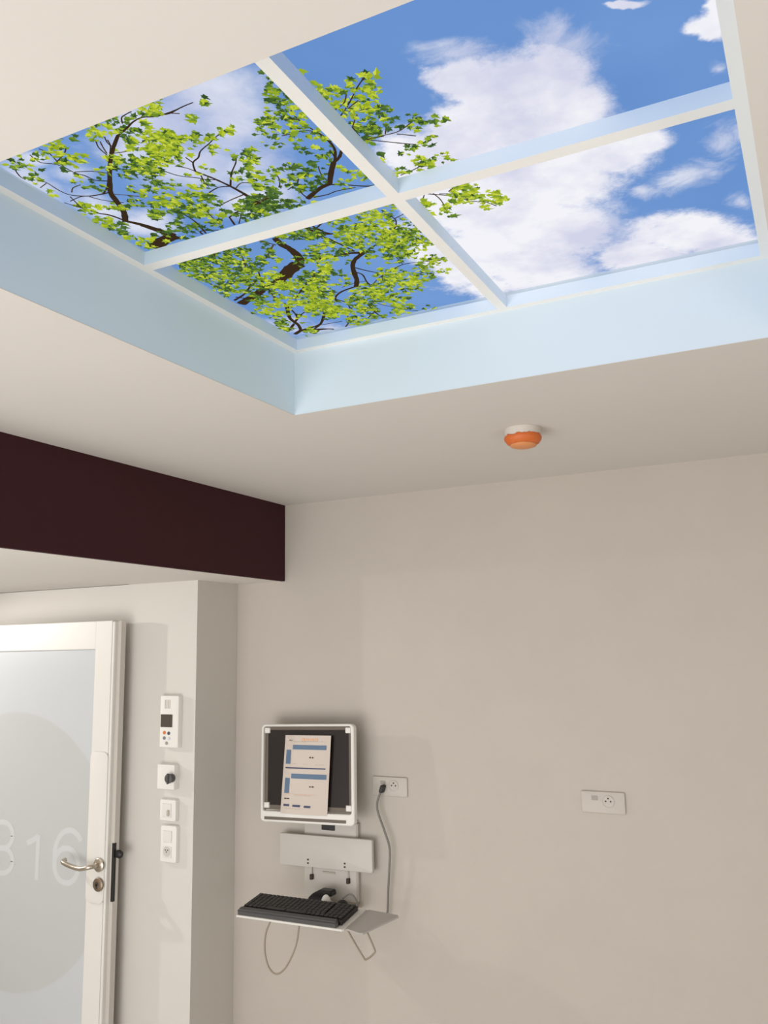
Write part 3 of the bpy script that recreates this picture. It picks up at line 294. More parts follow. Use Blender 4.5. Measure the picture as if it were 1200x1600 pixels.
[-700.4,1531.6,22.8,12.6,-13.0,27.6,16.5,21,0.7],[-690.3,1558.3,16.7,9.2,-11.7,25.5,16.8,14,0.7],[-676.2,1562.6,9.0,5.0,-7.6,17.1,16.7,5,0.5],[-742.0,1544.0,28.4,15.7,-15.3,31.1,16.9,28,0.6],[-740.2,1574.2,23.5,13.0,-14.1,29.2,17.3,21,0.5],[-732.7,1593.2,13.2,7.3,-9.8,20.8,17.4,8,0.75],
[-771.8,1564.1,15.7,8.7,-13.2,26.2,17.3,13,0.4],[-779.0,1545.3,10.4,5.8,-5.9,11.4,17.1,4,0.85],[-749.2,1525.7,15.4,8.5,-11.2,22.2,16.7,11,0.6],[-820.9,1567.1,14.6,8.1,-10.1,18.9,17.7,8,0.8],[-802.0,1525.3,15.5,8.6,-9.0,16.9,17.0,8,0.3],[-858.1,1516.3,20.9,11.6,-9.7,17.0,17.3,11,0.2],
[-905.6,1520.1,21.1,11.7,-13.1,21.8,17.6,14,0.7],[-877.6,1562.7,9.4,5.2,-6.1,10.7,18.0,3,0.3],[-933.8,1567.3,17.7,9.8,-13.8,23.1,18.4,11,0.8],[-919.2,1591.7,17.8,9.9,-8.0,13.7,18.6,7,0.15],[-971.7,1587.4,19.3,10.8,-15.4,25.0,18.9,13,0.4],[-953.1,1581.1,13.7,7.6,-11.2,18.6,18.7,7,0.6],
[-941.4,1642.6,18.3,10.2,-10.6,18.4,19.4,8,0.85],[-995.2,1625.7,15.5,8.7,-15.3,24.9,19.5,10,0.75],[-902.5,1625.9,15.2,8.5,-6.5,11.5,18.9,5,0.7],[-1003.7,1684.0,20.3,11.4,-15.8,26.4,20.3,12,0.5],[-1024.2,1654.1,15.8,8.8,-16.0,25.7,20.1,10,0.6],[-701.3,1641.1,24.1,13.4,-8.8,19.9,17.8,13,0.75],
[-723.3,1660.2,16.3,9.0,-10.9,24.2,18.2,11,0.5],[-710.1,1699.8,16.5,9.2,-7.1,16.5,18.6,7,0.8],[-749.4,1702.8,18.1,10.1,-12.7,28.1,18.9,13,0.5],[-770.9,1674.2,13.8,7.7,-6.8,14.4,18.7,5,0.8],[-728.2,1633.9,10.7,6.0,-5.7,12.4,17.9,4,0.4],[-793.3,1613.4,8.1,4.5,-3.1,6.2,18.1,2,0.7],
[-765.7,1613.1,12.0,6.7,-6.6,13.5,17.9,5,0.75],[-827.0,1659.5,23.5,13.1,-14.9,29.3,18.9,18,0.8],[-804.4,1663.8,20.7,11.5,-12.2,24.7,18.8,13,0.8],[-806.2,1696.4,25.2,14.1,-14.7,30.3,19.2,19,0.75],[-832.0,1690.6,16.9,9.4,-11.8,23.6,19.3,10,0.7],[-787.8,1732.6,15.6,8.7,-13.6,29.2,19.6,11,0.75],
[-791.9,1756.9,12.9,7.2,-9.2,19.9,19.9,6,0.8],[-814.8,1744.1,17.2,9.6,-14.2,29.7,19.9,12,0.6],[-834.9,1710.8,15.6,8.7,-9.6,19.2,19.6,7,0.6],[-905.2,1711.6,33.1,18.5,-14.2,26.5,20.1,20,0.7],[-872.1,1712.1,21.4,12.0,-15.1,29.1,19.8,15,0.7],[-905.8,1748.1,32.2,18.0,-19.0,36.2,20.5,26,0.6],
[-882.4,1761.2,26.3,14.7,-16.7,32.8,20.5,19,0.6],[-856.1,1775.9,17.6,9.8,-10.9,22.1,20.6,8,0.4],[-833.8,1783.7,11.7,6.5,-7.1,14.7,20.5,4,0.3],[-955.8,1748.5,22.1,12.4,-18.2,32.9,20.9,16,0.5],[-961.3,1794.2,22.6,12.7,-20.7,38.2,21.5,17,0.5],[-880.4,1810.0,26.9,15.1,-13.2,26.7,21.2,15,0.7],
[-870.8,1845.0,22.7,12.7,-12.1,25.2,21.6,11,0.8],[-885.3,1867.1,12.2,6.9,-5.8,12.1,22.0,3,0.8],[-995.2,1805.4,22.8,12.8,-19.5,35.0,21.9,16,0.75],[-964.0,1843.5,20.0,11.2,-16.1,30.4,22.2,11,0.5],[-931.2,1811.1,9.0,5.1,-7.3,13.9,21.5,3,0.2],[-921.9,1877.6,23.2,13.0,-14.3,28.7,22.3,12,0.7],
[-1004.4,1873.7,29.8,16.8,-17.1,31.5,22.9,17,0.8],[-1021.8,1853.1,15.6,8.8,-13.7,24.5,22.7,7,0.5],[-824.0,1884.3,15.2,8.6,-8.0,17.8,21.8,5,0.7],[-841.3,1888.7,7.7,4.3,-4.5,9.8,21.9,2,0.3],[-1035.0,1742.9,34.4,19.3,-24.3,40.7,21.3,29,0.75],[-1039.2,1790.8,30.5,17.1,-20.4,34.9,22.0,21,0.8],
[-1050.0,1714.9,22.2,12.5,-20.0,32.5,21.1,16,0.8],[-1088.0,1763.4,15.2,8.6,-18.9,30.5,21.9,9,0.6],[-1159.0,1864.3,17.6,10.0,-11.6,18.7,23.8,6,0.7],[-1009.4,1767.2,10.5,5.9,-6.5,11.3,21.5,2,0.3],
]
# cloud banks on the sky panel: x, y, angle, two radii in m
CLOUD_SOLID=[
[-0.425,1.121,-2.061,0.061,0.054],[-0.364,1.18,-2.368,0.097,0.075],[-0.297,1.19,1.733,0.09,0.052],[-0.284,1.278,1.602,0.07,0.047],[-0.453,1.244,-1.993,0.096,0.084],[-0.364,1.313,-2.439,0.128,0.089],
[-0.481,1.383,-1.939,0.138,0.119],[-0.385,1.461,-1.916,0.146,0.118],[-0.281,1.423,-2.272,0.09,0.065],[-0.214,1.42,-2.765,0.051,0.036],[-0.502,1.588,1.482,0.169,0.137],[-0.417,1.666,1.675,0.158,0.1],
[-0.617,1.688,1.881,0.157,0.084],[-0.523,1.833,-2.0,0.146,0.118],[-0.578,1.261,1.398,0.064,0.06],[-0.518,1.261,1.724,0.077,0.065],[-0.462,1.469,1.666,0.191,0.142],[-0.592,1.359,1.965,0.111,0.059],
[-0.58,1.486,1.895,0.126,0.076],[-0.197,1.819,-2.401,0.137,0.081],[-0.302,1.881,-2.13,0.112,0.08],[-0.119,1.929,-2.094,0.1,0.065],[-0.166,1.779,-2.09,0.069,0.047],[-0.075,1.189,-2.24,0.028,0.019],
[-0.06,1.158,1.6,0.037,0.015],[-0.162,1.074,-2.627,0.026,0.007],[-0.666,1.734,1.799,0.108,0.079],[-0.688,1.656,1.787,0.07,0.056],[-0.653,1.853,-2.345,0.063,0.05],
]
CLOUD_WISP=[
[-0.157,1.573,2.776,0.071,0.045],[-0.086,1.481,1.5,0.065,0.031],[-0.055,1.471,1.273,0.044,0.027],[-0.246,1.587,-2.325,0.039,0.026],[-0.071,1.732,-2.25,0.035,0.022],[-1.209,1.819,-2.781,0.076,0.063],
[-1.122,1.888,-2.645,0.085,0.055],[-0.587,1.279,1.988,0.08,0.045],[-0.266,1.119,-2.028,0.061,0.049],[-0.42,1.059,-2.619,0.056,0.027],[-0.697,1.511,1.497,0.056,0.052],[-0.329,1.684,1.717,0.112,0.05],
[-0.075,1.285,-2.104,0.023,0.015],
]
CLOUD_HAZE=[
[-0.782,0.954,2.945,0.101,0.085],[-0.915,1.003,2.787,0.117,0.092],[-0.817,1.047,2.562,0.119,0.096],[-0.937,1.111,-2.849,0.127,0.09],[-0.83,1.146,2.438,0.102,0.082],[-0.911,1.249,-2.878,0.087,0.069],
[-1.228,1.029,-1.391,0.1,0.049],[-1.193,1.136,-1.34,0.106,0.055],[-1.17,1.226,-2.836,0.079,0.051],[-1.141,1.023,-2.818,0.07,0.041],[-1.173,0.959,-2.894,0.047,0.028],[-0.994,1.013,-3.109,0.093,0.07],
]

# ------------------------------------------------------------------ measures (metres; camera stands at x=0, y=0)
EYE = 1.858
CEIL, SOFFIT, SILL, PANEL = 2.500, 2.172, 2.6745, 2.704     # ceiling, lowered ceiling, skylight frame underside, frame top
OX0, OX1, OY0, OY1 = -1.2347, -.0288, .6984, 1.9068          # the opening in the ceiling
MX, MY = -.630, 1.3091                                       # glazing bars
BACK, DOORWALL, CORNER, BEAM = 3.0823, 2.8115, -2.2921, -2.0444
LEFT, RIGHT, NEAR = -4.4, 1.7, -2.2

# ------------------------------------------------------------------ materials
M = {}
M['wall'] = mat('wall_paint', (190, 183, 174), .85, bump=.12, bscale=260, var=.035, vscale=5, spec=.2)
M['ceil'] = mat('ceiling_paint', (208, 203, 197), .9, bump=.04, bscale=220, var=.02, vscale=4, spec=.15)
M['doorwall'] = mat('door_wall_paint', (206, 202, 196), .85, bump=.1, bscale=260, var=.02, vscale=5, spec=.2)
M['soffit'] = mat('soffit_paint', (216, 212, 205), .85, bump=.08, bscale=260, spec=.2)
M['beam'] = mat('burgundy_paint', (58, 24, 30), .75, bump=.08, bscale=300, var=.05, vscale=3, spec=.25)
M['floor'] = mat('vinyl_floor', (200, 197, 192), .5, var=.05, vscale=20)
M['shaft'] = mat('shaft_lining_glow', (196, 205, 214), .8, spec=.15, emit=.17, emit_rgb=(196, 220, 224))  # lining given its own blue glow to brighten the recess walls
M['frame'] = mat('skylight_frame_white', (238, 237, 233), .6, spec=.2)
M['side'] = mat('glazing_bar_side_glow', (208, 220, 232), .7, spec=.15, emit=.06, emit_rgb=(190, 215, 235))  # same bars, blue pane light put into tint and glow of upright faces
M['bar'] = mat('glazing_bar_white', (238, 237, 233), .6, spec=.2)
M['white'] = mat('white_plastic', (224, 221, 216), .45)
M['base_white'] = mat('aged_white_plastic', (206, 200, 191), .5)
M['white2'] = mat('warm_white_lacquer', (217, 214, 208), .4)
M['edge'] = mat('door_edge', (196, 191, 183), .55)
M['grey'] = mat('light_grey_plastic', (176, 168, 158), .5)
M['shelf'] = mat('grey_shelf', (174, 168, 164), .55, var=.02, vscale=60)
M['plategrey'] = mat('steel_plate', (194, 189, 182), .5)
M['dark'] = mat('dark_screen', (34, 27, 24), .2, var=.3, vscale=2.5)
M['recess'] = mat('grey_recess', (104, 94, 84), .6)
M['black'] = mat('black_plastic', (18, 15, 16), .45)
M['keys'] = mat('black_keys', (36, 31, 30), .5)
M['rest'] = mat('dark_grey_palm_rest', (74, 72, 72), .5)
M['lcd'] = mat('dark_lcd', (70, 62, 54), .35)
M['paper'] = mat('paper', (203, 192, 182), .8, spec=.1)
M['blue'] = mat('blue_ink', (102, 122, 146), .8, spec=.1)
M['navy'] = mat('navy_ink', (84, 88, 112), .8, spec=.1)
M['ink'] = mat('dark_ink', (76, 66, 62), .8, spec=.1)
M['peach'] = mat('peach_ink', (226, 176, 140), .8, spec=.1)
M['faint'] = mat('faint_ink', (186, 168, 154), .8, spec=.1)
M['cable'] = mat('grey_cable', (120, 116, 112), .5)
M['rod'] = mat('bent_grey_rod', (150, 138, 122), .45)
M['steel'] = mat('brushed_steel', (196, 186, 172), .28, metal=1)
M['steel_dark'] = mat('worn_steel', (140, 124, 106), .4, metal=.8)
M['orange'] = mat('orange_cap', (205, 104, 44), .5)
M['orange2'] = mat('pale_orange_cap', (214, 140, 88), .5)
M['btn_o'] = mat('orange_button', (206, 110, 50), .5)
M['btn_n'] = mat('navy_button', (62, 68, 84), .5)
M['btn_g'] = mat('slate_button', (112, 118, 128), .5)
M['btn_w'] = mat('pale_button', (206, 206, 214), .5)
M['btn_s'] = mat('sage_button', (150, 148, 134), .5)
M['hole'] = mat('socket_hole', (70, 64, 52), .7)
M['port'] = mat('grey_port_cover', (158, 150, 142), .5)
M['letter'] = mat('pale_lettering', (195, 197, 198), .6)

def sky_material():
    m = bpy.data.materials.new('printed_sky'); m.use_nodes = True
    nt = m.node_tree; nt.nodes.clear(); N = nt.nodes.new; L = nt.links.new
    out = N('ShaderNodeOutputMaterial'); em = N('ShaderNodeEmission'); L(em.outputs[0], out.inputs[0])
    geo = N('ShaderNodeTexCoord')
    def noise(scale, detail, rough=.55, lac=2.1, dist=0, src=None):
        n = N('ShaderNodeTexNoise'); n.inputs['Scale'].default_value = scale; n.inputs['Detail'].default_value = detail
        n.inputs['Roughness'].default_value = rough; n.inputs['Lacunarity'].default_value = lac; n.inputs['Distortion'].default_value = dist
        L(src or geo.outputs['Object'], n.inputs['Vector']); return n
    def math_(op, a, b=None, c=None):
        n = N('ShaderNodeMath'); n.operation = op
        for i, v in enumerate((a, b, c)):
            if v is None: continue
            if isinstance(v, (int, float)): n.inputs[i].default_value = v
            else: L(v, n.inputs[i])
        return n.outputs[0]
    warp = noise(9, 4)
    sub = N('ShaderNodeVectorMath'); sub.operation = 'SUBTRACT'; L(warp.outputs['Color'], sub.inputs[0]); sub.inputs[1].default_value = (.5, .5, .5)
    sc = N('ShaderNodeVectorMath'); sc.operation = 'SCALE'; L(sub.outputs[0], sc.inputs[0]); sc.inputs['Scale'].default_value = .07
    ad = N('ShaderNodeVectorMath'); ad.operation = 'ADD'; L(geo.outputs['Object'], ad.inputs[0]); L(sc.outputs[0], ad.inputs[1])
    flat = N('ShaderNodeVectorMath'); flat.operation = 'MULTIPLY'; L(ad.outputs[0], flat.inputs[0]); flat.inputs[1].default_value = (1, 1, 0)
    def field(blobs):
        r = None
        for x, y, a, s0, s1 in blobs:
            mp = N('ShaderNodeMapping'); mp.vector_type = 'TEXTURE'
            mp.inputs['Location'].default_value = (x, y, 0); mp.inputs['Rotation'].default_value = (0, 0, a); mp.inputs['Scale'].default_value = (s0, s1, 1)
            L(flat.outputs[0], mp.inputs['Vector'])
            ln = N('ShaderNodeVectorMath'); ln.operation = 'LENGTH'; L(mp.outputs[0], ln.inputs[0])
            if r is None: r = ln.outputs['Value']
            else:
                n = N('ShaderNodeMath'); n.operation = 'SMOOTH_MIN'; L(r, n.inputs[0]); L(ln.outputs['Value'], n.inputs[1]); n.inputs[2].default_value = .25; r = n.outputs[0]
        return math_('SUBTRACT', 1.0, r)
    f1 = noise(9, 12, .68); f2 = noise(11, 8, .66, dist=.6)
    d1 = math_('ADD', field(CLOUD_SOLID), math_('MULTIPLY', math_('SUBTRACT', f1.outputs['Fac'], .5), 1.45))
    fine = noise(34, 8, .7)
    d1 = math_('ADD', d1, math_('MULTIPLY', math_('SUBTRACT', fine.outputs['Fac'], .5), .75))
    d2 = math_('ADD', field(CLOUD_WISP), math_('MULTIPLY', math_('SUBTRACT', f2.outputs['Fac'], .52), 3.4))
    f3 = noise(5, 7, .6)
    d3 = math_('ADD', field(CLOUD_HAZE), math_('MULTIPLY', math_('SUBTRACT', f3.outputs['Fac'], .5), 2.2))
    def step(v, lo, hi, top):
        n = N('ShaderNodeMapRange'); n.interpolation_type = 'SMOOTHSTEP'; L(v, n.inputs['Value'])
        n.inputs['From Min'].default_value = lo; n.inputs['From Max'].default_value = hi; n.inputs['To Max'].default_value = top
        return n.outputs['Result']
    c1, c2, c3 = step(d1, -.38, .34, .97), step(d2, -.45, 1.2, .7), step(d3, -.3, .9, .72)
    mk = math_('MAXIMUM', math_('MAXIMUM', c1, c2), c3)
    blue = N('ShaderNodeValToRGB'); blue.color_ramp.elements[0].color = lin((99, 141, 203)); blue.color_ramp.elements[1].color = lin((120, 159, 216))
    blue.color_ramp.elements[0].position = .3; blue.color_ramp.elements[1].position = .72
    nb = noise(1.6, 3); L(nb.outputs['Fac'], blue.inputs[0])
    white = N('ShaderNodeValToRGB'); white.color_ramp.elements[0].color = lin((212, 214, 234)); white.color_ramp.elements[1].color = lin((246, 245, 250))
    white.color_ramp.elements[0].position = .36; white.color_ramp.elements[1].position = .56
    nw = noise(4, 6); L(nw.outputs['Fac'], white.inputs[0])
    mx = N('ShaderNodeMix'); mx.data_type = 'RGBA'; L(mk, mx.inputs[0]); L(blue.outputs[0], mx.inputs[6]); L(white.outputs[0], mx.inputs[7])
    L(mx.outputs[2], em.inputs['Color']); em.inputs['Strength'].default_value = 1.0
    return m
M['sky'] = sky_material()

def leaf_material(name, a, b, c):
    m = bpy.data.materials.new(name); m.use_nodes = True
    nt = m.node_tree; nt.nodes.clear(); N = nt.nodes.new; L = nt.links.new
    out = N('ShaderNodeOutputMaterial'); em = N('ShaderNodeEmission'); L(em.outputs[0], out.inputs[0])
    g = N('ShaderNodeNewGeometry'); r = N('ShaderNodeValToRGB'); L(g.outputs['Random Per Island'], r.inputs[0])
    r.color_ramp.elements[0].color = lin(a); r.color_ramp.elements[1].color = lin(c)
    e = r.color_ramp.elements.new(.5); e.color = lin(b)
    L(r.outputs[0], em.inputs[0]); return m
M['leaf_hi'] = leaf_material('leaf_yellow_green', (142, 164, 34), (174, 192, 44), (204, 214, 76))
M['leaf_mid'] = leaf_material('leaf_mid_green', (96, 128, 40), (122, 152, 44), (150, 174, 54))
M['leaf_lo'] = leaf_material('leaf_deep_green', (48, 72, 38), (66, 96, 44), (90, 122, 52))
M['bark'] = leaf_material('bark', (50, 38, 26), (62, 48, 32), (84, 68, 46))

# ------------------------------------------------------------------ the room
bm = bmesh.new()
def ceil_quad(x0, x1, y0, y1): box(bm, x0, x1, y0, y1, CEIL, CEIL+.001)
ceil_quad(LEFT, OX0, NEAR, BACK); ceil_quad(OX1, RIGHT, NEAR, BACK)
ceil_quad(OX0, OX1, NEAR, OY0); ceil_quad(OX0, OX1, OY1, BACK)
structure('ceiling', bm, M['ceil'])
structure('floor', B(LEFT, RIGHT, NEAR, BACK+.1, -.05, 0), M['floor'])
structure('wall_back', B(CORNER-.1, RIGHT, BACK, BACK+.1, 0, CEIL), M['wall'])
structure('wall_left', B(LEFT-.1, LEFT, NEAR, DOORWALL+.1, 0, CEIL), M['doorwall'])
bm = B(LEFT, CORNER, DOORWALL, DOORWALL+.27, 0, SOFFIT)
structure('wall_door', bm, M['doorwall'])
structure('wall_right', B(RIGHT, RIGHT+.1, NEAR, BACK+.1, 0, CEIL), M['wall'])
# lowered ceiling over the entrance with its burgundy fascia
structure('ceiling_beam', B(BEAM-.018, BEAM, NEAR, BACK, SOFFIT, CEIL), M['beam'])
bm = bmesh.new()
box(bm, -2.66, BEAM-.018, NEAR, BACK, SOFFIT, SOFFIT+.02)
box(bm, LEFT, -2.666, NEAR, BACK, SOFFIT+.002, SOFFIT+.02)
structure('ceiling_soffit', bm, M['soffit'])

# ------------------------------------------------------------------ the skylight
sky = thing('skylight', 'square skylight of four panes showing blue sky, in a pale blue recess of the ceiling', 'skylight', ((OX0+OX1)/2, (OY0+OY1)/2, CEIL))
org = Vector(sky.location)
def spart(name, bm, m, **k):
    for v in bm.verts: v.co -= org
    return obj(name, bm, m, sky, **k)
TOP = 2.755
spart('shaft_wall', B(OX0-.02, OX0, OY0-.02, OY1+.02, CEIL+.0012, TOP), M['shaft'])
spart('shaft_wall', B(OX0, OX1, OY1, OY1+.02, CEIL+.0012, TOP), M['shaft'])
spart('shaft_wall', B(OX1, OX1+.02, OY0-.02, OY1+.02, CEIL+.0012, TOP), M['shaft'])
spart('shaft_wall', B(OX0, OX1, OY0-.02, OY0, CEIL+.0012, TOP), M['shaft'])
bm = bmesh.new()
box(bm, OX0, OX0+.0202, OY0, OY1, SILL, PANEL); box(bm, OX1-.0285, OX1, OY0, OY1, SILL, PANEL)
box(bm, OX0+.0202, OX1-.0285, OY1-.021, OY1, SILL, PANEL); box(bm, OX0+.0202, OX1-.0285, OY0, OY0+.02, SILL, PANEL)
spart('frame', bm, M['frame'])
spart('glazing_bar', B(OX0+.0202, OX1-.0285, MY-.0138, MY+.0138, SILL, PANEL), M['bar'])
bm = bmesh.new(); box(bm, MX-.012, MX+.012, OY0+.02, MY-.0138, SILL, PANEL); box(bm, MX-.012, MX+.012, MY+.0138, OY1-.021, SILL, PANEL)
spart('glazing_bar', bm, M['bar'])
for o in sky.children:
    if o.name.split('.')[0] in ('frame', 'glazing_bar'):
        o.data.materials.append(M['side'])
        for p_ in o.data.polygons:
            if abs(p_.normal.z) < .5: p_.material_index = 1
for x0, x1 in ((OX0, MX), (MX, OX1)):
    for y0, y1 in ((OY0, MY), (MY, OY1)):
        p = obj('pane', B(x0+.0004, x1-.0004, y0+.0004, y1-.0004, .0215, .026), M['sky'], sky)
        # keep the printed picture continuous: the mesh is in room coordinates, the object is shifted back
        p.location = (-org.x, -org.y, PANEL-org.z-.004)

# ------------------------------------------------------------------ the tree in the panes
tree = thing('tree', 'leafy tree with yellow-green leaves and dark branches across the left panes of the skylight', 'tree', (-.95, 1.75, 2.712))
torg = Vector(tree.location)
def inside(x, y, m=.004): return OX0+m < x < OX1-m and OY0+m < y < OY1-m
LIMBS.sort(key=lambda l: -sum(p[2] for p in l))
twigs = bmesh.new()
for k, limb in enumerate(LIMBS):
    bm = bmesh.new() if k < 60 else twigs
    pts = smooth_path([(x/1000, y/1000, w) for x, y, w in limb], 5)
    runs, run = [], []
    for p in pts:
        w = max(p.z/1000, .0012)*random.uniform(.9, 1.12)
        if inside(p.x, p.y, .016): run.append((p, w))
        else:
            runs.append(run); run = []
    runs.append(run)
    for run in runs:
        if len(run) > 1:
            tube(bm, [(q.x, q.y, 2.7128) for q, _ in run], [r for _, r in run], 6, flat=.1 if max(r for _, r in run) > .006 else .3)
    if k < 60 and bm.verts:
        for v in bm.verts: v.co -= torg
        obj('branch', bm, M['bark'], tree)
for v in twigs.verts: v.co -= torg
obj('twigs', twigs, M['bark'], tree)['kind'] = 'stuff'
# each leaf is folded along its midrib: two halves, the fold's shading painted as tone
HALF = [(0, -.5), (.16, -.34), (.5, -.36), (.36, -.1), (.56, .16), (.22, .16), (0, .62)]
HALF2 = [(0, -.5), (.26, -.4), (.5, -.06), (.22, .1), (.14, .3), (0, .6)]
bms = bmesh.new()
def tone_slot(t): return 0 if t > .66 else (1 if t > .36 else 2)
for cx, cy, ax, ay, bx, by, s, n, tone in SPRAYS:
    big = n <= 8 and s > 16
    for i in range(n if big else int(n*1.7)+1):
        r = math.sqrt(random.random()); a = random.uniform(0, 2*PI)
        u, v = r*math.cos(a), r*math.sin(a)
        x, y = (cx+ax*u+bx*v)/1000, (cy+ay*u+by*v)/1000
        if not inside(x, y, .017): continue
        size = s/1000*random.uniform(.55, 1.1)
        th = random.uniform(0, 2*PI) if random.random() < .4 else random.gauss(-.5, .7)
        sx = random.uniform(.5, .95)
        t = tone*.92-.03+random.gauss(0, .24)
        front = random.random() < .55
        z = (2.7090 if front else 2.7150)+random.uniform(0, .0016)-(.0004 if t > .62 else 0)
        for sg in (1, -1):
            vs = []
            tt = t+sg*random.uniform(-.05, .28)
            lift = random.uniform(-.05, .05)
            for px, py in (HALF if random.random() < .6 else HALF2):
                px, py = sg*px*size*sx*random.uniform(.8, 1.2), py*size*random.uniform(.88, 1.12)
                dx, dy = px*math.cos(th)-py*math.sin(th), px*math.sin(th)+py*math.cos(th)
                vs.append(bms.verts.new((x+dx, y+dy, z+px*lift)))
            f = bms.faces.new(vs if sg > 0 else list(reversed(vs))); f.material_index = tone_slot(tt)
for v in bms.verts: v.co -= torg
me = bpy.data.meshes.new('foliage'); bms.to_mesh(me); bms.free()
for k in ('leaf_hi', 'leaf_mid', 'leaf_lo'): me.materials.append(M[k])
fo = bpy.data.objects.new('foliage', me); COL.objects.link(fo); fo.parent = tree

# ------------------------------------------------------------------ smoke detector
det = thing('smoke_detector', 'white round smoke detector with an orange cap on the ceiling', 'smoke detector', (-.742, 2.362, CEIL))
det.scale = (.93, .93, .93)
obj('base', lathe(bmesh.new(), [(.057, -.0005), (.0565, -.014), (.055, -.028), (.052, -.030)]), M['base_white'], det, smooth=True, auto=40)
bm = bmesh.new()
n = 48
rows = []
for r, z, jag in ((.0568, -.0235, 1), (.0585, -.030, 0), (.0575, -.036, 0), (.050, -.047, 0), (.043, -.051, 0)):
    rows.append([bm.verts.new((r*math.cos(2*PI*k/n), r*math.sin(2*PI*k/n), z+(jag*random.uniform(-.0035, .0025)))) for k in range(n)])
for u, v in zip(rows, rows[1:]):
    for k in range(n): bm.faces.new((u[k], u[(k+1) % n], v[(k+1) % n], v[k]))
cap = obj('cap', bm, M['orange'], det, smooth=True)
cap['label'] = 'orange cap'
obj('cap_bottom', lathe(bmesh.new(), [(.043, -.0505), (.040, -.056), (.028, -.060), (.01, -.061)]), M['orange2'], det, smooth=True)

# ------------------------------------------------------------------ sliding glass door
D0, D1 = 2.716, 2.760                 # front and back face of the leaf
DR, DT, DL = -2.627, 2.0165, -3.62    # latch edge, top, hinge side (out of the picture)
door = thing('door_1', 'white door with a frosted glass pane and steel lever handle', 'door', ((DR+DL)/2, D1, 0), kind='structure')
dorg = Vector(door.location)
def dpart(name, bm, m, parent=None, **k):
    for v in bm.verts: v.co -= dorg
    return obj(name, bm, m, parent or door, **k)
GX1, GX0, GZ1, GZ0 = -2.752, -3.50, 1.8985, .24
bm = bmesh.new()
box(bm, GX1, -2.6605, D0, D1-.004, .012, DT, .003); box(bm, DL, GX0, D0, D1-.004, .012, DT, .003)
box(bm, GX0-.002, GX1+.002, D0, D1-.004, GZ1, DT, .003); box(bm, GX0-.002, GX1+.002, D0, D1-.004, .012, GZ0, .003)
dpart('door_leaf', bm, M['white2'])
dpart('edge_bead', B(-2.658, -2.645, D0-.001, D1-.004, .012, DT-.004, .004), M['white2'])
dpart('edge_strip', B(-2.662, DR, D0+.018, D1+.002, .012, DT-.002, .001), M['edge'])
# frosted pane with a large round film
m = bpy.data.materials.new('frosted_glass'); m.use_nodes = True
nt = m.node_tree; p = nt.nodes['Principled BSDF']; p.inputs['Roughness'].default_value = .32; p.inputs['Specular IOR Level'].default_value = .4
tc = nt.nodes.new('ShaderNodeTexCoord'); mp = nt.nodes.new('ShaderNodeVectorMath'); mp.operation = 'SUBTRACT'
mp.inputs[1].default_value = (-3.208-dorg.x, 0, 1.0614)
fl = nt.nodes.new('ShaderNodeVectorMath'); fl.operation = 'MULTIPLY'; fl.inputs[1].default_value = (1, 0, 1)
ln = nt.nodes.new('ShaderNodeVectorMath'); ln.operation = 'LENGTH'
mr = nt.nodes.new('ShaderNodeMapRange'); mr.inputs['From Min'].default_value = .566; mr.inputs['From Max'].default_value = .576
mxn = nt.nodes.new('ShaderNodeMix'); mxn.data_type = 'RGBA'; mxn.inputs[6].default_value = lin((185, 186, 186)); mxn.inputs[7].default_value = lin((191, 194, 197))
nt.links.new(tc.outputs['Object'], mp.inputs[0]); nt.links.new(mp.outputs[0], fl.inputs[0]); nt.links.new(fl.outputs[0], ln.inputs[0])
nt.links.new(ln.outputs['Value'], mr.inputs['Value']); nt.links.new(mr.outputs['Result'], mxn.inputs[0]); nt.links.new(mxn.outputs[2], p.inputs['Base Color'])
glass = dpart('glass_pane', B(GX0-.001, GX1+.001, D0+.012, D0+.022, GZ0-.001, GZ1+.001), m)
glass['label'] = 'frosted grey glass pane with a round film'
# the number 816 on the glass
bm = bmesh.new()
yt = D0+.0119
def stroke(pts, w=.011):
    global yt
    yt -= .00008
    P = smooth_path([(x, z, 0) for x, z in pts], 8)
    L_, R_ = [], []
    for i, q in enumerate(P):
        t = (P[min(i+1, len(P)-1)]-P[max(i-1, 0)]).normalized(); nn = Vector((-t.y, t.x, 0))*w
        L_.append(bm.verts.new((q.x+nn.x, yt, q.y+nn.y))); R_.append(bm.verts.new((q.x-nn.x, yt, q.y-nn.y)))
    for i in range(len(P)-1): bm.faces.new((L_[i], L_[i+1], R_[i+1], R_[i]))
def oval(cx, cz, rx, rz, a0, a1, n=14): return [(cx+rx*math.cos(math.radians(a0+(a1-a0)*i/n)), cz+rz*math.sin(math.radians(a0+(a1-a0)*i/n))) for i in range(n+1)]
X6, Z6 = -2.880, 1.021
stroke(oval(X6, Z6, .068, .068, 0, 360))
stroke(oval(X6+.014, Z6+.036, .083, .104, 40, 182)+[(X6-.068, Z6)])
X1_ = -3.048
stroke([(X1_, 1.128), (X1_, 1.06), (X1_, .948)]); stroke([(X1_-.066, 1.092), (X1_-.032, 1.105), (X1_, 1.126)])
X8 = -3.262
stroke(oval(X8, 1.112, .060, .054, 0, 360)); stroke(oval(X8, 1.008, .068, .052, 0, 360))
dpart('room_number', bm, M['letter'])['label'] = 'pale number 816 on the glass'
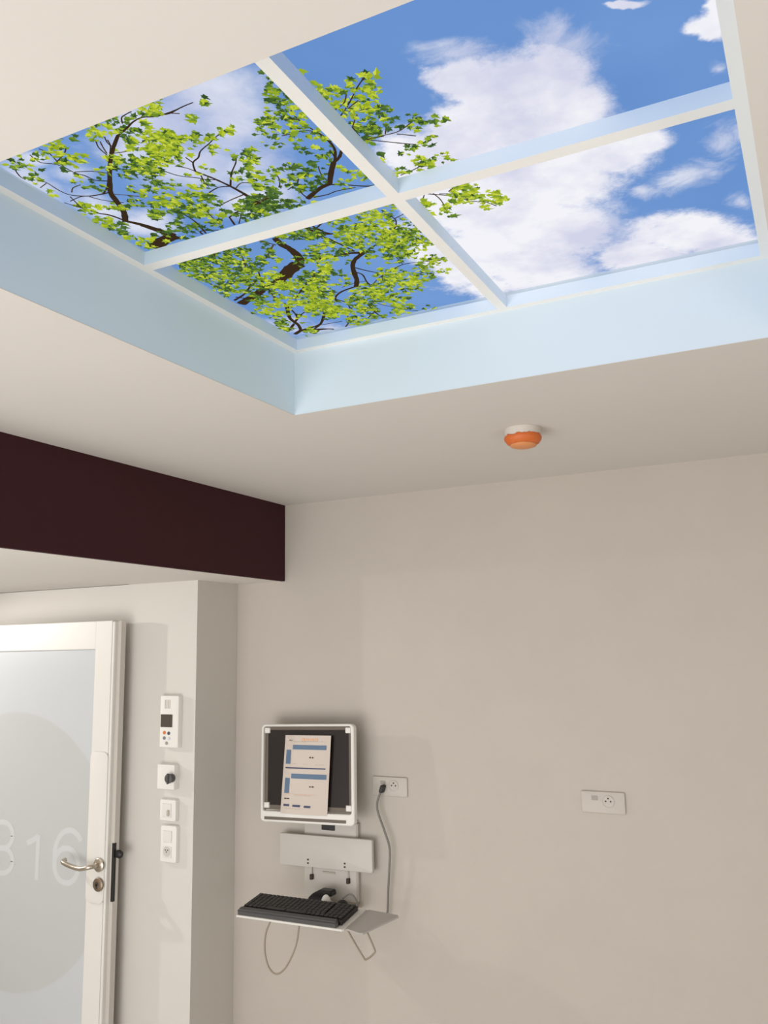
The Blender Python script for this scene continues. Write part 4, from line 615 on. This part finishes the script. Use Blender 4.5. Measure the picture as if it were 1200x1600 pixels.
# lever handle, its backplate, the key rose
bm = plate(bmesh.new(), -2.703, 1.19, .096, .586, .024, D0-.006, D0, .003)
dpart('lock_plate', bm, M['white2'], smooth=True, auto=35)
bm = lathe(bmesh.new(), [(.026, D0-.009), (.026, D0-.016), (.0235, D0-.018), (.012, D0-.0185)], 32, 'y', (-2.676, 0, 1.046))
h = dpart('door_handle', tube(lathe(bmesh.new(), [(.026, D0-.009), (.026, D0-.016), (.0235, D0-.018), (.009, D0-.0185)], 32, 'y', (-2.676, 0, 1.046)),
    smooth_path([(-2.676, D0-.012, 1.046), (-2.678, D0-.040, 1.047), (-2.690, D0-.056, 1.045), (-2.730, D0-.058, 1.037), (-2.775, D0-.058, 1.041), (-2.816, D0-.058, 1.050), (-2.832, D0-.052, 1.055), (-2.836, D0-.036, 1.057)], 5),
    [.0095]*36, 12), M['steel'], smooth=True, auto=50)
kr = dpart('key_rose', lathe(bmesh.new(), [(.026, D0-.009), (.026, D0-.015), (.0235, D0-.017), (.009, D0-.0172)], 32, 'y', (-2.676, 0, .972)), M['steel_dark'], smooth=True, auto=45)
bm = lathe(bmesh.new(), [(.008, D0-.0171), (.008, D0-.019)], 20, 'y', (-2.68, 0, .975)); box(bm, -2.6835, -2.6765, D0-.019, D0-.0172, .957, .975)
dpart('keyhole', bm, M['hole'], kr)
ls = dpart('latch_strip', B(DR-.010, DR+.001, D0+.0165, D0+.030, .905, 1.128, .001), M['black'])
ls['label'] = 'black lock strip on the door edge'
bm = lathe(bmesh.new(), [(.016, 0), (.016, .010), (.012, .018), (.006, .022)], 24)
bmesh.ops.transform(bm, matrix=Matrix.Translation((DR+.012, D0+.030, 1.085)) @ Matrix.Rotation(PI/2, 4, 'Y') @ Matrix.Diagonal((1, .7, 1, 1)), verts=bm.verts)
box(bm, DR-.001, DR+.0125, D0+.022, D0+.038, 1.072, 1.098)
dpart('latch_bolt', bm, M['black'], ls, smooth=True, auto=40)

# ------------------------------------------------------------------ controls on the door wall
W = DOORWALL
th = thing('thermostat', 'tall white wall controller with a dark square screen and coloured buttons', 'thermostat', (-2.405, W, 1.604))
def lpart(root, name, bm, m, parent=None, **k):
    o = Vector(root.location)
    for v in bm.verts: v.co -= o
    return obj(name, bm, m, parent or root, **k)
lpart(th, 'body', plate(bmesh.new(), -2.405, 1.604, .096, .206, .006, W-.026, W, .004), M['white'], smooth=True, auto=35)
lpart(th, 'screen', plate(bmesh.new(), -2.417, 1.607, .060, .050, .002, W-.0275, W-.025), M['lcd'])
bm = bmesh.new()
for i in range(4): box(bm, -2.428+i*.008, -2.424+i*.008, W-.0266, W-.0255, 1.655, 1.69)
lpart(th, 'grille', bm, M['grey'])
for x, z, k in ((-2.427, 1.560, 'btn_o'), (-2.404, 1.558, 'btn_n'), (-2.427, 1.539, 'btn_g'), (-2.403, 1.537, 'btn_w'), (-2.414, 1.519, 'btn_s')):
    lpart(th, 'button', lathe(bmesh.new(), [(.0068, W-.025), (.0068, W-.028), (.005, W-.029)], 18, 'y', (x, 0, z)), M[k])
kn = thing('dial_switch', 'white square wall plate with a dark round knob, below the controller', 'switch', (-2.412, W, 1.388))
lpart(kn, 'body', plate(bmesh.new(), -2.412, 1.388, .088, .096, .004, W-.030, W, .003), M['white'], smooth=True, auto=35)
bm = lathe(bmesh.new(), [(.0165, W-.030), (.0165, W-.046), (.0185, W-.047), (.0185, W-.054), (.015, W-.056)], 24, 'y', (-2.378, 0, 1.386))
box(bm, -2.381, -2.375, W-.060, W-.054, 1.366, 1.406)
lpart(kn, 'knob', bm, M['rest'], smooth=True, auto=40)
s1 = thing('light_switch', 'small square white light switch, between the knob plate and the tall double plate', 'switch', (-2.405, W, 1.259))
lpart(s1, 'body', plate(bmesh.new(), -2.405, 1.259, .082, .083, .006, W-.022, W, .005), M['white'], smooth=True, auto=35)
lpart(s1, 'rocker', plate(bmesh.new(), -2.409, 1.259, .046, .052, .003, W-.025, W-.021, .002), M['white2'], smooth=True, auto=35)
lpart(s1, 'lever', plate(bmesh.new(), -2.398, 1.250, .012, .024, .005, W-.030, W-.024, .002), M['grey'], smooth=True, auto=35)
s2 = thing('switch_and_socket', 'tall white double plate, square switch above round socket, lowest beside the door', 'switch', (-2.400, W, 1.131))
lpart(s2, 'body', plate(bmesh.new(), -2.400, 1.131, .083, .141, .009, W-.020, W, .006), M['white'], smooth=True, auto=35)
lpart(s2, 'rocker', plate(bmesh.new(), -2.404, 1.160, .044, .044, .002, W-.0235, W-.019, .002), M['white2'], smooth=True, auto=35)
bm = plate(bmesh.new(), -2.404, 1.101, .044, .044, .004, W-.0225, W-.019, .001)
sk = lpart(s2, 'socket', bm, M['white2'], smooth=True, auto=35)
lpart(s2, 'well', lathe(bmesh.new(), [(.019, W-.0228), (.0185, W-.0236), (.017, W-.0234)], 28, 'y', (-2.404, 0, 1.103)), M['plategrey'], sk)
bm = bmesh.new()
for dx, dz in ((-.006, .003), (.006, .003), (0, -.004)): lathe(bm, [(.0026, W-.0235), (.0026, W-.0242)], 10, 'y', (-2.404+dx, 0, 1.106+dz))
lpart(s2, 'hole', bm, M['hole'], sk)

# ------------------------------------------------------------------ double outlets on the back wall
Y = BACK
def outlet(x, z, label, port=True):
    r = thing('wall_outlet', label, 'outlet', (x, Y, z), group='double outlet plates on the back wall')
    lpart(r, 'cover_plate', plate(bmesh.new(), x, z, .150, .072, .005, Y-.009, Y, .003), M['wall'] if False else M['outlet'], smooth=True, auto=35)
    bm = plate(bmesh.new(), x-.028, z+.014, .021, .014, .001, Y-.0105, Y-.008)
    lpart(r, 'port_cover', bm, M['port'])
    s = lpart(r, 'socket', lathe(bmesh.new(), [(.021, Y-.009), (.0205, Y-.0115), (.0185, Y-.0117), (.018, Y-.010)], 32, 'y', (x+.018, 0, z+.004)), M['outlet'], smooth=True, auto=35)
    bm = bmesh.new()
    for dx, dz in ((-.008, -.001), (.009, -.001), (.0005, .0085)): lathe(bm, [(.0026, Y-.0095), (.0026, Y-.0125)], 10, 'y', (x+.018+dx, 0, z+.006+dz))
    lpart(r, 'hole', bm, M['hole'], s)
    return r
M['outlet'] = mat('outlet_plastic', (191, 184, 175), .5)
outlet(-1.557, 1.355, 'double outlet plate beside the monitor with a grey cable plugged in')
outlet(-.739, 1.345, 'double outlet plate alone on the bare back wall, nothing plugged in')

# ------------------------------------------------------------------ the wall-mounted workstation
ws = thing('wall_mount', 'slim metal wall mount with a folded shelf and tilted keyboard tray below the monitor', 'wall mount', (-1.82, Y, 1.05))
def wpart(name, bm, m, parent=None, **k): return lpart(ws, name, bm, m, parent, **k)
wpart('back_plate', plate(bmesh.new(), -1.818, 1.07, .236, .30, .004, Y-.020, Y, .002), M['plategrey'], smooth=True, auto=35)
wpart('back_channel', B(-1.701, -1.692, Y-.018, Y, .925, 1.21), M['grey'])
wpart('vent', B(-1.853, -1.794, Y-.026, Y-.019, 1.178, 1.200, .002), M['black'])
FL = Matrix.Translation((-1.827, 3.043, 1.0985)) @ Matrix.Rotation(math.radians(-.6), 4, 'Y')
bm = plate(bmesh.new(), 0, 0, .420, .121, .007, -.006, .008, .003); bmesh.ops.transform(bm, matrix=FL, verts=bm.verts)
sh = wpart('folded_shelf', bm, M['plategrey'], smooth=True, auto=35)
for x in (-1.903, -1.737):
    for z in (1.066, 1.053): wpart('screw', B(x-.0035, x+.0035, 3.0355, 3.0385, z-.003, z+.003), M['ink'], sh)
for x in (-1.898, -1.733):
    hb = wpart('hinge', B(x-.002, x+.002, Y-.026, Y-.018, 1.0, 1.04), M['grey'])
    wpart('hinge_clip', B(x-.006, x+.006, Y-.034, Y-.018, .988, 1.008, .002), M['ink'], hb)
bm = B(-1.850, -1.795, Y-.024, Y-.0195, 1.017, 1.023); wpart('slot', bm, M['grey'])
# the tray and everything on it share one tilted plane
YAW, TILT = .02, .15
TR = Matrix.Translation((-1.830, 2.769, .923)) @ Matrix.Rotation(YAW, 4, 'Z') @ Matrix.Rotation(TILT, 4, 'X')
def tilted(bm):
    bmesh.ops.transform(bm, matrix=TR, verts=bm.verts); return bm
def slab(bm, outline, z0, z1):
    a = [bm.verts.new((x, y, z0)) for x, y in outline]; b = [bm.verts.new((x, y, z1)) for x, y in outline]
    n = len(a)
    for i in range(n): bm.faces.new((a[i], a[(i+1) % n], b[(i+1) % n], b[i]))
    bm.faces.new(list(reversed(a))); bm.faces.new(b); return bm
tray = wpart('keyboard_tray', tilted(slab(bmesh.new(), [(-.212, -.006), (.232, -.006), (.237, .0), (.242, .166), (.235, .17), (-.195, .142), (-.206, .138)], -.013, -.006)), M['white2'])
bm = tilted(slab(bmesh.new(), [(.238, .014), (.300, -.004), (.312, -.001), (.378, .150), (.372, .158), (.250, .172), (.2425, .165)], -.016, -.010))
wpart('mouse_tray', bm, M['shelf'])['label'] = 'grey mouse tray at the right of the keyboard'
wpart('tray_arm', B(-1.885, -1.68, 2.90, Y-.015, .900, .914, .003), M['grey'])
# loops of bent rod under the tray
bm = tube(bmesh.new(), smooth_path([(-1.905, 2.80, .918), (-1.935, 2.80, .86), (-1.942, 2.80, .80), (-1.925, 2.80, .742), (-1.890, 2.80, .722), (-1.848, 2.80, .752), (-1.806, 2.80, .83), (-1.790, 2.80, .918)], 7), .0034, 8)
LOOP1 = bm
bm = tube(bmesh.new(), smooth_path([(-1.60, 2.84, .918), (-1.617, 2.84, .908), (-1.614, 2.84, .892), (-1.555, 2.84, .815), (-1.540, 2.84, .806), (-1.508, 2.84, .832), (-1.510, 2.84, .848), (-1.548, 2.84, .918)], 6), .0034, 8)
LOOP2 = bm
wpart('cable_loop', LOOP1, M['rod'], smooth=True); wpart('rod_loop', LOOP2, M['rod'], smooth=True)

# keyboard
kb = thing('keyboard', 'black computer keyboard with a dark grey palm rest on the wall tray', 'keyboard', TR.translation, (TILT, 0, YAW))
def kpart(name, bm, m, **k): return obj(name, bm, m, kb, **k)
bm = box(bmesh.new(), -.209, .219, .020, .148, -.006, .010, .003); kpart('case', bm, M['black'])
bm = slab(bmesh.new(), [(-.207, -.002), (-.212, .006), (-.211, .030), (.203, .030), (.211, .006), (.205, -.002)], -.005, .014)
bmesh.ops.bevel(bm, geom=[e for e in bm.edges if all(v.co.z > .01 for v in e.verts)], offset=.006, segments=3, affect='EDGES')
kpart('palm_rest', bm, M['rest'], smooth=True, auto=40)
bm = bmesh.new()
for r in range(6):
    y = .035+r*.0187
    x = -.204
    while x < .206:
        if (.066 < x < .074) or (.128 < x < .135): x += .007; continue
        w = .0165 if not (r == 0 and -.12 < x < -.02) else .085
        w = min(w, .215-x)
        box(bm, x, x+w, y, y+.0163, .009, .0155, .0015, 1); x += w+.0022
kpart('keys', bm, M['keys'])

# monitor
mo = thing('monitor', 'square wall monitor with a white rounded frame and dark screen', 'monitor', (-1.866, 2.985, 1.403), (math.radians(-2.6), math.radians(-1.4), 0))
def mpart(name, bm, m, parent=None, **k): return obj(name, bm, m, parent or mo, **k)
mpart('frame', frame(bmesh.new(), 0, 0, .428, .374, .018, .010, .014, .041, .009, .008, -.020, .002), M['white'], smooth=True, auto=35)
mpart('housing', plate(bmesh.new(), -.02, .0, .33, .28, .016, .0025, .060, .004), M['grey'])
mpart('recess', plate(bmesh.new(), -.002, .019, .406, .320, .006, -.006, .0015), M['recess'])
mpart('screen', plate(bmesh.new(), -.002, .020, .372, .288, .003, -.0075, -.0045), M['dark'])
for x, z in ((-.190, .163), (.185, .163), (-.190, -.125), (.185, -.125)):
    mpart('corner_clip', plate(bmesh.new(), x, z, .024, .022, .003, -.014, -.006, .003), M['white'], smooth=True, auto=35)
mpart('slot', plate(bmesh.new(), -.008, -.1725, .372, .011, .002, -.0215, -.019), M['recess'])
mpart('emblem', plate(bmesh.new(), .01, -.1510, .022, .005, .002, -.0212, -.019), M['grey'])
mpart('rear_bracket', B(-.06, .06, .0595, .0955, -.05, .05, .003), M['grey'])

# document
doc = thing('paper_document', 'white printed form with blue bands standing in front of the monitor screen', 'paper', (-1.866, 2.964, 1.399), (math.radians(-2.4), math.radians(-.8), 0))
def ppart(name, bm, m, **k): return obj(name, bm, m, doc, **k)
bm = bmesh.new()
g = []
for i in range(9):
    t = i/8
    x = -.107+.214*t
    g.append([bm.verts.new((x+.012*(j/8-.5)-.004*(1-j/8), -.004*math.sin(PI*t)+(.006*(1-t))*(j/8), -.149+.298*j/8)) for j in range(9)])
for i in range(8):
    for j in range(8): bm.faces.new((g[i][j], g[i+1][j], g[i+1][j+1], g[i][j+1]))
page = bm; inks = [M['paper']]
def ink(name, rows, m):
    bm = page; inks.append(m)
    for x0, x1, z0, z1 in rows:
        # page fractions, left to right and top to bottom
        def P(fx, fz):
            z = .149-.298*fz; j = (z+.149)/.298
            return Vector((-.107+.214*fx+.012*(j-.5)-.004*(1-j), -.004*math.sin(PI*fx)+.006*(1-fx)*j-.0012, z))
        n = 6
        top = [bm.verts.new(P(x0+(x1-x0)*k/n, z0)) for k in range(n+1)]; bot = [bm.verts.new(P(x0+(x1-x0)*k/n, z1)) for k in range(n+1)]
        for k in range(n): bm.faces.new((top[k], bot[k], bot[k+1], top[k+1])).material_index = len(inks)-1
ink('blue_bands', [(.19, .92, .125, .182), (.05, .155, .19, .37), (.195, .95, .492, .553), (.06, .165, .55, .74)], M['blue'])
ink('navy_lines', [(.05, .92, .412, .428), (.06, .19, .878, .905), (.26, .43, .882, .909), (.51, .65, .886, .913)], M['navy'])
def words(x0, x1, z0, z1, n):
    out = []; w = (x1-x0)/n
    for i in range(n): out.append((x0+i*w, x0+i*w+w*random.uniform(.6, .85), z0+random.uniform(0, .004), z1))
    return out
ink('dark_words', words(.10, .18, .058, .070, 2)+words(.57, .68, .272, .290, 2)+words(.60, .71, .640, .656, 2)+words(.07, .19, .798, .815, 2), M['ink'])
ink('peach_heading', words(.38, .76, .036, .066, 4)+words(.10, .80, .746, .752, 9), M['peach'])
ink('faint_lines', words(.18, .93, .074, .080, 12)+words(.20, .5, .083, .088, 5)+words(.15, .3, .360, .366, 2)+words(.45, .55, .362, .368, 2)+words(.7, .9, .366, .372, 3)+words(.3, .65, .760, .766, 5)+words(.1, .45, .93, .935, 5), M['faint'])

ppart('printed_sheet', page, inks)

# things lying behind the keyboard
cr = thing('handset_cradle', 'black angular cradle behind the keyboard beside a white oval', 'cradle', (-1.815, 2.985, .955))
def cpart(name, bm, m, **k): return lpart(cr, name, bm, m, **k)
bm = bmesh.new()
pr_ = [(-1.868, .915), (-1.866, .942), (-1.846, .960), (-1.815, .9765), (-1.764, .9765), (-1.760, .957), (-1.780, .955), (-1.796, .942), (-1.800, .915)]
a = [bm.verts.new((x, 2.975, z)) for x, z in pr_]; b = [bm.verts.new((x, 3.015, z)) for x, z in pr_]
for i in range(len(pr_)): bm.faces.new((a[i], a[(i+1) % len(pr_)], b[(i+1) % len(pr_)], b[i]))
bm.faces.new(list(reversed(a))); bm.faces.new(b)
bmesh.ops.recalc_face_normals(bm, faces=bm.faces[:])
bmesh.ops.bevel(bm, geom=bm.edges[:], offset=.003, segments=2, affect='EDGES')
cpart('body', bm, M['black'])
def blob(name, c, r, m, label, cat):
    bm = bmesh.new(); bmesh.ops.create_uvsphere(bm, u_segments=24, v_segments=14, radius=1)
    for v in bm.verts:
        z = v.co.z; zz = z if z > -.35 else -.35+(z+.35)*.1
        v.co = Vector((v.co.x*r[0]*(1-.12*max(z, 0)), v.co.y*r[1], zz*r[2]))
    o = obj(name, bm, m, smooth=True); o.location = c
    return tag(o, label, cat)
blob('computer_mouse', (-1.777, 2.963, .938), (.020, .018, .029), M['white'], 'white rounded mouse tucked against the black cradle behind the keyboard', 'mouse')
blob('computer_mouse', (-1.702, 2.955, .936), (.025, .022, .022), M['black'], 'small black rounded mouse behind the right end of the keyboard', 'mouse')

# cables
cord = tube(bmesh.new(), smooth_path([(-1.581, 3.056, 1.347), (-1.590, 3.052, 1.325), (-1.599, 3.050, 1.294), (-1.595, 3.050, 1.259), (-1.570, 3.050, 1.197), (-1.549, 3.050, 1.134), (-1.553, 3.052, 1.053), (-1.560, 3.055, .983), (-1.566, 3.060, .915), (-1.572, 3.062, .885)], 7), .0042, 10)
cb = thing('network_cable', 'grey cable hanging from the left outlet down to the mouse tray', 'cable', (-1.57, 3.06, 1.1))
lpart(cb, 'cord', cord, M['cable'], smooth=True)
bm = box(bmesh.new(), -1.587, -1.573, 3.045, 3.072, 1.334, 1.362, .003)
bmesh.ops.rotate(bm, verts=bm.verts, cent=(-1.580, 3.06, 1.348), matrix=Matrix.Rotation(math.radians(18), 3, 'Y'))
lpart(cb, 'plug', bm, M['black'])['label'] = 'black plug'
bm = tube(bmesh.new(), smooth_path([(-1.713, 2.975, .955), (-1.698, 2.985, .968), (-1.676, 2.985, .971), (-1.652, 2.975, .955), (-1.640, 2.965, .935)], 7), .0032, 8)
tag(obj('mouse_cable', bm, M['cable'], smooth=True), 'thin grey cable curling behind the right end of the keyboard', 'cable')

# ------------------------------------------------------------------ camera
f_px, yaw, pitch, roll = 1346.84, .4699, .1636, -.0165
cy, sy, cp, sp = math.cos(yaw), math.sin(yaw), math.cos(pitch), math.sin(pitch)
F = Vector((-sy*cp, cy*cp, sp)); R0 = Vector((cy, sy, 0)); U0 = R0.cross(F)
R = R0*math.cos(roll)+U0*math.sin(roll); U = U0*math.cos(roll)-R0*math.sin(roll)
cam = bpy.data.cameras.new('camera'); co = bpy.data.objects.new('camera', cam); COL.objects.link(co)
mw = Matrix((R, U, -F)).transposed().to_4x4(); mw.translation = (0, 0, EYE); co.matrix_world = mw
cam.sensor_fit = 'HORIZONTAL'; cam.sensor_width = 36; cam.lens = f_px*36/1200; cam.clip_start = .02
C.camera = co

# ------------------------------------------------------------------ light
def lamp(kind, name, loc, energy, color, target=None, **k):
    l = bpy.data.lights.new(name, kind); l.energy = energy; l.color = color
    for a, v in k.items(): setattr(l, a, v)
    o = bpy.data.objects.new(name, l); COL.objects.link(o); o.location = loc
    if target is not None:
        o.rotation_euler = (Vector(target)-Vector(loc)).to_track_quat('-Z', 'Y').to_euler()
    return o
w = bpy.data.worlds.new('world'); C.world = w; w.use_nodes = True
bg = w.node_tree.nodes['Background']; bg.inputs[0].default_value = (1.0, .985, .97, 1); bg.inputs[1].default_value = 1.05
lamp('AREA', 'near_fill', (-.6, -2.1, 1.3), 35, (1, .975, .95), (-1.2, 2.5, 1.6), shape='RECTANGLE', size=4.0, size_y=2.0)  # unseen fill lamp added behind the camera to brighten the room
lamp('AREA', 'ceiling_fill', (-1.9, -.5, .5), 52, (1, .985, .97), (-1.3, .9, 2.5), shape='RECTANGLE', size=2.4, size_y=1.6)  # unseen upward lamp added low down to lift the ceiling
lamp('AREA', 'side_fill', (1.55, .9, .9), 14, (1, .99, .97), (-1.23, 1.3, 2.6), shape='RECTANGLE', size=1.6, size_y=1.2)  # unseen lamp added at the right to brighten the recess's left wall
lamp('SPOT', 'downlight', (-4.2, 1.98, 2.15), 54, (1, .97, .93), (-2.6, 2.78, .75), spot_size=math.radians(92), spot_blend=.5, shadow_soft_size=.02)
lamp('POINT', 'entrance_fill', (-3.3, 1.2, 1.9), 3, (1, .975, .95), shadow_soft_size=.15)  # unseen fill lamp, adds ambient light to the entrance

C.view_settings.view_transform = 'Standard'; C.view_settings.look = 'None'; C.view_settings.exposure = 0; C.view_settings.gamma = 1
C.cycles.use_denoising = True
C.cycles.max_bounces = 10; C.cycles.diffuse_bounces = 6
